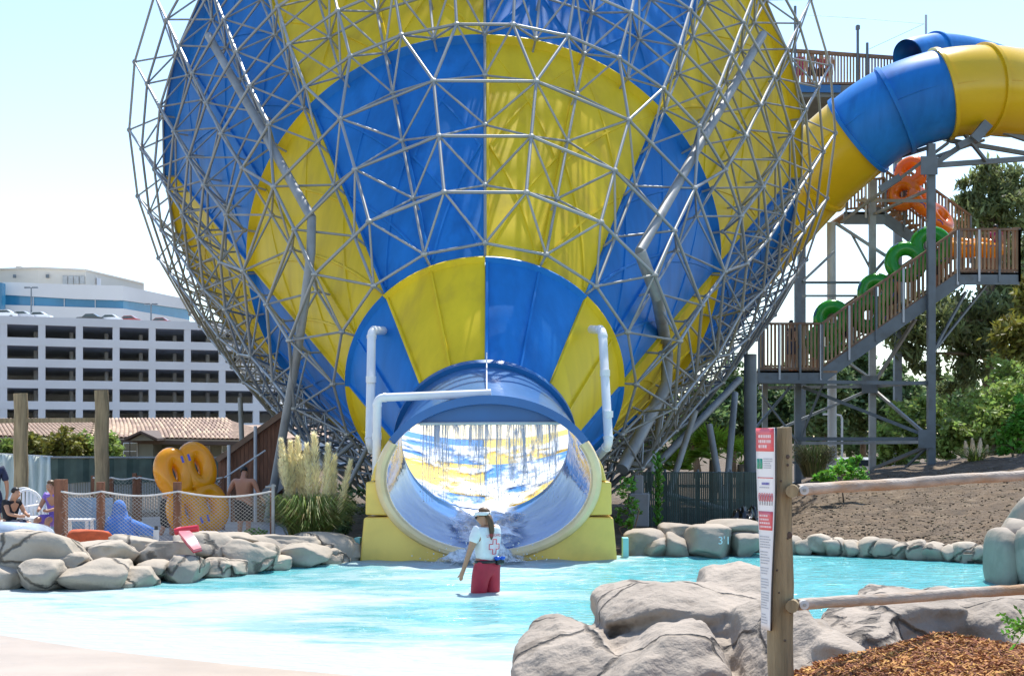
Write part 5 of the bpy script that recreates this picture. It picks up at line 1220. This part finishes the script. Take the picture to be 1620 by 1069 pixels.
fig8('double_tube', 'upper orange double tube carried up the rear flight', P(1436,290,47.0), (-.45,-.8,.3), (.35,.1,.9), .36, .22, VORG, 'orange double tubes on the rear flight')
fig8('double_tube', 'lower orange double tube carried up the rear flight', P(1472,332,46.9), (.3,-.6,.7), (.65,.1,-.6), .38, .22, VORG, 'orange double tubes on the rear flight')
fig8('double_tube', 'yellow double tube standing on the upper stair landing', P(1541,392,45), (.1,-.35,1), (1,.1,0), .36, .24, VYEL, None)
# big yellow clover raft standing on edge
rc = P(303,775,27.6); lo = Vector((.30,0,-.95)).normalized(); ax = Vector((.58,-.78,.14)); ax = (ax-lo*ax.dot(lo)).normalized(); sd_ = lo.cross(ax)
if sd_.x < 0: sd_ = -sd_
cr_ = thing('clover_raft', 'big yellow four person clover raft with purple handles standing on edge', 'inflatable', P(320,850,27.6))
for a in (-1, 1):
    for b in (-1, 1):
        cc_ = rc+lo*a*.39+sd_*b*.235; m = MB()
        m.tube([cc_+lo*math.cos(2*math.pi*i/36)*(.33)+sd_*math.sin(2*math.pi*i/36)*.215 for i in range(36)], .18, 14, False, closed=True); o = m.build('ring', VYEL, cr_, smooth=True)
        rq = Matrix((sd_, lo, ax)).transposed()
        p = rc+lo*a*.60+sd_*b*.07+ax*.165; m = MB(); m.box(p, (.045,.13,.03), rq); m.build('handle', HAND, o)
        p = rc+lo*a*.12+sd_*b*.36+ax*.14; m = MB(); m.box(p, (.14,.05,.03), rq); m.build('handle', HAND, o)
m = MB(); m.beam(rc-lo*.5-ax*.02, rc+lo*.5-ax*.02, .24, .1, up=ax); m.build('floor_panel', VYEL, cr_)
for k in range(9): m = MB(); q = rc+lo*(-.42+.105*k)+ax*.12; m.tube([q-sd_*.15-ax*.05, q+lo*.06, q+sd_*.15-ax*.05], .035, 6); m.build('floor_rib', VYEL, cr_, smooth=True)
# clear tube lying behind the rocks, at the left edge
m = MB(); c = P(10,862,23.2); c.z = .52; torus(m, c, (0,.15,1), .55, .22, 32, 12); tag(m.build('swim_ring', VCLR, smooth=True), 'clear bluish swim tube lying behind the leftmost rocks', 'inflatable')

# ------------------------------------------------------------------ patio furniture and fences
def chair(u, D, yw, lab):
    b = pfoot(u, D); t = thing('plastic_chair', lab, 'chair', b, 'white plastic chairs on the patio'); rot = Matrix.Rotation(R(yw), 3, 'Z')
    def Q(x, y, z): return b+rot @ Vector((x, y, z))
    for sx in (-.24,.24):
        for sy in (-.22,.24): m = MB(); m.tube([Q(sx*1.1,sy*1.1,0), Q(sx,sy,.43)], .025, 6); m.build('leg', WHITEP, t)
        m = MB(); m.tube([Q(sx*1.08,.26,.42), Q(sx*1.15,.24,.66), Q(sx*1.15,-.20,.68)], .025, 6); m.build('armrest', WHITEP, t, smooth=True)
    m = MB(); m.box(Q(0,.02,.44), (.50,.50,.035), rot); m.build('seat', WHITEP, t)
    pts = [Q(.27*math.cos(a), -.24-.10*max(0,math.sin(a)), .62+.32*math.sin(a)) for a in np.linspace(-.5, math.pi+.5, 15)]
    m = MB(); m.tube(pts, .024, 6); m.build('back_frame', WHITEP, t, smooth=True)
    for k in range(7): x = -.21+.07*k; m = MB(); h = .62+.32*math.sqrt(max(0,1-(x/.27)**2)); m.beam(Q(x,-.23,.45), Q(x,-.33,h), .045, .012, up=rot @ Vector((0,1,0))); m.build('back_slat', WHITEP, t)
chair(44, 27.4, 200, 'white plastic chair behind the boy in black'); chair(71, 27.0, 165, 'white plastic chair left of the thick brown post'); chair(33, 28.4, 190, 'white plastic chair farthest back near the tarpaulin')
b = pfoot(124, 26.2); t = thing('plastic_table', 'low white plastic table right of the thick brown post', 'table', b)
m = MB(); m.box(b+Vector((0,0,.46)), (.50,.42,.03)); m.build('tabletop', WHITEP, t)
for sx in (-.2,.2):
    for sy in (-.16,.16): m = MB(); m.box(b+Vector((sx,sy,.22)), (.05,.05,.45)); m.build('leg', WHITEP, t)
m = MB(); c = b+Vector((-.22,-.05,.475)); m.tube([c, c+Vector((0,0,.16))], [.04,.035], 10); tag(m.build('cup', WHITEP, smooth=40), 'white cup on the low plastic table', 'cup')
m = MB(); m.box(pfoot(142,28.2)+Vector((0,0,.40)), (.9,.03,.75)); o = m.build('towel', mat('pale_blue_towel', (.22,.33,.45), .95, .15, 5), None); tag(o, 'pale blue towel hanging behind the low plastic table', 'towel')
m = MB(); v, f = boulder(P(137,852,23.8), (.42,.2,.16), 77, 3); m.add(v, f); tag(m.build('orange_bag', mat('orange_cloth', (.55,.10,.03), .8, .2, 6), smooth=True), 'orange red bag lying behind the rocks', 'bag')
def rope_fence(label, posts, D, ropev, netv, mt_post, wpx, square=True):
    t = thing('rope_fence', label, 'fence', P(posts[0][0], 850, D))
    for (u, v0, wp) in posts:
        m = MB(); wd = wp*D/F
        a = P(u, v0, D); bz = Vector((a.x, a.y, -.05)); m.beam(bz, a, wd, wd, up=(0,1,0)); m.build('post', mt_post, t)
    us_ = [p[0] for p in posts]; net = MB()
    for (u0, v0, _), (u1, v1, _) in zip(posts, posts[1:]):
        pts = [P(u0+(u1-u0)*k/10, ropev+ (9*(u1-u0)/110+2)*math.sin(math.pi*k/10)*.6, D-.12) for k in range(11)]
        m = MB(); m.tube(pts, .018, 6); m.build('rope', ROPE, t, smooth=True)
        w_ = abs(u1-u0); n = int(w_/7)
        for k in range(-16, n):
            for s in (1, -1):
                ku = k*7.0; a = [] 
                for q in range(13):
                    uu = ku+q*100/12*1.0; uu = uu if s == 1 else w_-uu
                    if 0 <= uu <= w_: vt = ropev+(9*w_/110+2)*.6*math.sin(math.pi*uu/w_); a.append(P(u0+(u1-u0)*uu/w_, min(netv, vt+q*(netv-ropev)/12), D-.12))
                if len(a) > 1: net.tube(a, .0030, 3, False)
    tag(net.build('netting', NET, t, recalc=False), kind='stuff')
    return t
rope_fence('front rope and net fence with thick brown posts behind the left rocks', [(96.5,758,17),(159.5,762,11),(280.5,762,11),(431,772,7)], 25.6, 777, 858, WOODB, 1)
rope_fence('rear rope and net fence with thin brown posts across the patio', [(147,752,5),(176,754,7),(213,748,6),(220,752,7),(352,755,7)], 30.5, 755, 835, WOODB, 1)
m = MB(); m.tube([P(432,766,25.4), P(432,852,25.4)], .03, 8); m.tube([P(420,770,25.4), P(436,768,25.4)], .02, 6); tag(m.build('gate_post', STEELW, smooth=40), 'thin galvanised post at the end of the front rope fence', 'post')
# rescue equipment on the rocks
t = thing('rescue_board', 'worn red and pink rescue paddle board lying over the rocks', 'board', P(298,862,22)); m = MB()
a, b = P(283,842,22.1), P(314,876,21.55); d = (b-a); x = Vector((.8,.6,.2)).normalized(); out = []
for k in range(14):
    s = k/13; wv = .04+.045*math.sin(math.pi*min(1,s*.85+.1))**.8*(s > .3)+.02*s; c = a+d*s+Vector((0,-.10*math.sin(s*2.6),.05+.06*math.sin(s*3.1))); out.append([c-x*wv, c-x*wv*.9+Vector((0,-.02,.035)), c+x*wv*.9+Vector((0,-.02,.035)), c+x*wv])
m.loft(out, cap0=True, cap1=True); m.build('blade', PINKW, t, smooth=40)
m = MB(); m.loft([[p+Vector((0,.012,-.02)) for p in r] for r in out[6:]], cap0=True, cap1=True); m.build('underside', REDP, t)
m = MB(); m.tube([P(316,880,21.5), P(317,893,21.4), P(316,905,21.3)], .008, 5); m.build('leash', BLK, t)
m = MB(); m.tube([P(277,841,21.9), P(290,838,21.9), P(314,835,21.9)], .055, 10); tag(m.build('rescue_tube', REDP, smooth=40), 'red foam rescue tube lying on top of the rocks beside the raft', 'rescue tube')
t = thing('metal_flask', 'grey metal drink flask standing on the rocks near the blue towel', 'flask', P(247,858,22.6)); c = P(247,858,22.6); m = MB(); m.tube([c, c+Vector((0,0,.20))], .042, 10); m.build('body', STEELL, t, smooth=40); m = MB(); m.tube([c+Vector((0,0,.20)), c+Vector((0,0,.26))], [.03,.025], 10); m.build('cap', BLK, t, smooth=40)

# ------------------------------------------------------------------ near fence and sign
nf = thing('log_fence', 'weathered log post with two log rails at the near right', 'fence', P(1234,1069,8.2))
c0 = P(1236,1085,8.2); c1 = P(1233,676,8.2); m = MB(); c0.z -= .3
m.tube([c0.lerp(c1, k/12)+Vector((.004*math.sin(k*1.3), .003*math.cos(k*1.7), 0)) for k in range(13)], [.0745-.006*k/12+.001*math.sin(k*2.2) for k in range(13)], 20); pst = m.build('post', WOODP, nf, smooth=40)
for u, v, r in ((1243,722,.011),(1243,735,.007),(1246,845,.017),(1246,965,.012),(1243,850,.006),(1226,900,.006),(1238,1010,.007),(1232,760,.006),(1229,935,.006)):
    p = P(u, v, 8.2); dx = p.x-P(1234,v,8.2).x; p.y -= math.sqrt(max(0,.0725**2-dx*dx))-.001; m = MB(); m.ball(p, (r,.004,r*1.15), 10, 6); m.build('knot', TRIM, pst, smooth=True)
for (va, vb, Db) in ((775,748,9.3),(956,928,9.1)):
    a = P(1262,va,8.16); b = P(1668,vb,Db); m = MB(); n = 26; m.tube([a.lerp(b, k/n)+Vector((0,0,.0025*math.sin(k*.5)+.0012*math.sin(k*2.3))) for k in range(n+1)], [.033+.0015*math.sin(k*1.7) for k in range(n+1)], 16); rl = m.build('rail', WOODR, nf, smooth=40)
    s = P(1250,va+1,8.12); m = MB(); m.tube([s+Vector((0,-.055,0)), s+Vector((.02,.03,0))], .036, 14); m.build('rail_stub', WOODP, nf, smooth=40)
    q = P(1272,va,8.10); m = MB(); m.tube([q+Vector((0,.03,0)), q+Vector((0,-.012,0))], .026, 16); m.build('washer', STEELL, rl, smooth=40); m = MB(); m.tube([q+Vector((0,-.012,0)), q+Vector((0,-.022,0))], .010, 6); m.build('bolt', STEEL, rl)
    m = MB(); pts = [a.lerp(b, k/n)+Vector((0,-.0325,.004+.006*math.sin(k*.7))) for k in range(4, n)]; m.tube(pts, .0016, 4); m.build('drying_crack', TRIM, rl)
e0 = P(1672,1010,9.25); e1 = P(1672,660,9.25); m = MB(); m.tube([e0-Vector((0,0,.6)), e0.lerp(e1,.5), e1], [.076,.073,.070], 20); m.build('post', WOODP, nf, smooth=40)
# sign board: bent, seen obliquely
sg = thing('rules_sign', 'tall narrow bent rules sign with red header fixed to the log post', 'sign', P(1215,1000,8.15))
SH = 34
def sgn(x, z, off=0):           # x 0..1 left to right, z 0..1 top to bottom
    ul = 1196.5+8*sstep(.1,1,z)+1.0*math.sin(z*3); ur = 1226-7.5*sstep(.25,1,z); vt, vb = 676.0, 993+4*x
    u = ul+(ur-ul)*x; v = vt+(vb-vt)*z+(2.5*(1-x)*(1 if z == 0 else 0)); D = 8.32-.24*x-.03*math.sin(math.pi*z)*(1-x)
    p = P(u, v, D); nrm = Vector((-.93,-.36,0)).normalized(); return p+nrm*off
def patch(name, x0, x1, z0, z1, off, mt, par, nx=4, nz=None):
    off = off+.003 if off else 0
    nz = nz or max(2, int((z1-z0)*SH)+1); vv = [sgn(x0+(x1-x0)*i/nx, z0+(z1-z0)*j/nz, off) for i in range(nx+1) for j in range(nz+1)]; n = nz+1
    ff = [(i*n+j, i*n+j+1, (i+1)*n+j+1, (i+1)*n+j) for i in range(nx) for j in range(nz)]; m = MB(); m.add(vv, ff); o = m.build(name, mt, par, smooth=True); s = o.modifiers.new('s','SOLIDIFY'); s.thickness = .0008; s.offset = 0; return o
bd = patch('board', 0, 1, 0, 1, 0, SIGNW, sg, 6, SH); bd.modifiers['s'].thickness = .006; bd.modifiers['s'].offset = 0
m = MB(); m.tube([sgn(1.0, z/20, -.006) for z in range(21)], .006, 5); m.build('dark_edge', BLK, sg, smooth=True)
patch('red_header', .02,.98,.003,.118,.002, SIGNR, sg); patch('red_panel', .06,.96,.415,.508,.002, SIGNR, sg); patch('rule_line', .06,.94,.247,.251,.002, SIGNR, sg)
patch('green_pictogram', .05,.17,.155,.205,.002, SIGNG, sg, 2); patch('green_pictogram', .20,.34,.155,.205,.002, SIGNG, sg, 2)
def textrows(name, x0, x1, z0, z1, n, mt, hfrac=.45, seed=1, off=.0065):
    r_ = random.Random(seed); m = MB(); hgt = (z1-z0)/n
    for k in range(n):
        z = z0+hgt*(k+.25); x = x0; xe = x1-(x1-x0)*r_.random()*.35
        while x < xe:
            wl = (x1-x0)*r_.uniform(.05,.16); xb = min(xe, x+wl); a = [sgn(x,z,off), sgn(xb,z,off), sgn(xb,z+hgt*hfrac,off), sgn(x,z+hgt*hfrac,off)]; m.add(a, [(0,1,2,3)]); x = xb+(x1-x0)*.03
    return m.build(name, mt, sg)
textrows('header_print', .16,.86,.03,.105,3, SIGNP, .6, 1); textrows('panel_print', .12,.90,.428,.50,4, SIGNP, .5, 2); textrows('small_print', .42,.95,.150,.205,5, SIGNT, .45, 3); textrows('caption_print', .30,.75,.268,.285,1, HAND, .7, 4); textrows('small_print', .16,.86,.292,.302,1, SIGNT, .5, 5)
for k, (z0, z1, n) in enumerate(((.535,.60,5),(.61,.68,5),(.69,.73,3),(.745,.80,4),(.81,.90,7),(.92,.975,4))): textrows('rules_print', .10,.92-.08*(k % 2), z0, z1, n, SIGNT, .38, 10+k)
for k in range(6):          # row of prohibition pictograms
    x = .10+.145*k; m = MB(); pts = [sgn(x+.062+.055*math.cos(2*math.pi*q/14), .345+.020*math.sin(2*math.pi*q/14), .0065) for q in range(14)]; m.tube(pts, .0016, 4, False, closed=True); m.tube([sgn(x+.02,.330,.0065), sgn(x+.10,.362,.0065)], .0014, 4); m.build('pictogram', SIGNR, sg)
    patch('pictogram_figure', x+.04, x+.085, .333, .385, .0028, SIGNT, sg, 1, 2)
# painted depth mark on the rock
tx = bpy.data.curves.new('depth_mark', 'FONT'); tx.body = "3'1"; tx.size = .19; tx.align_x = 'CENTER'; tx.align_y = 'CENTER'; tx.extrude = .004
to = bpy.data.objects.new('tmp', tx); C.objects.link(to); dg = bpy.context.evaluated_depsgraph_get(); me = bpy.data.meshes.new_from_object(to.evaluated_get(dg)); bpy.data.objects.remove(to)
me.materials.clear(); me.materials.append(mat('pale_paint', (.62,.72,.72), .7)); dm = link('depth_mark', me, mark_rock, mw=Matrix.Translation(P(1146,855,25.30)) @ Matrix.Rotation(R(84),4,'X'))
# fern leaf at the right edge
t = thing('fern_sprig', 'green fern like sprig poking in at the right edge above the mulch', 'plant', P(1640,1030,7.6)); r_ = random.Random(2); m = MB()
for k in range(9):
    a = P(1650,1035-8*k,7.6); b = P(1575+r_.uniform(0,35), 955+9*k+r_.uniform(-8,8), 7.5+.2*r_.random()); s0 = a.lerp(b,.5)+Vector((0,0,.03)); m.tube([a,s0,b], .0022, 4)
    for q in range(14):
        tt = .25+.75*q/14; c = a.lerp(s0, min(1,tt*2)) if tt < .5 else s0.lerp(b, tt*2-1); d = Vector((r_.uniform(-1,.3), r_.uniform(-.6,.6), r_.uniform(-.9,.9)))*.035; n_ = d.cross(Vector((0,1,0))).normalized()*.008; m.add([c, c+d*.5+n_, c+d, c+d*.5-n_], [(0,1,2,3)])
m.build('leaves', LEAF_G, t, recalc=False)
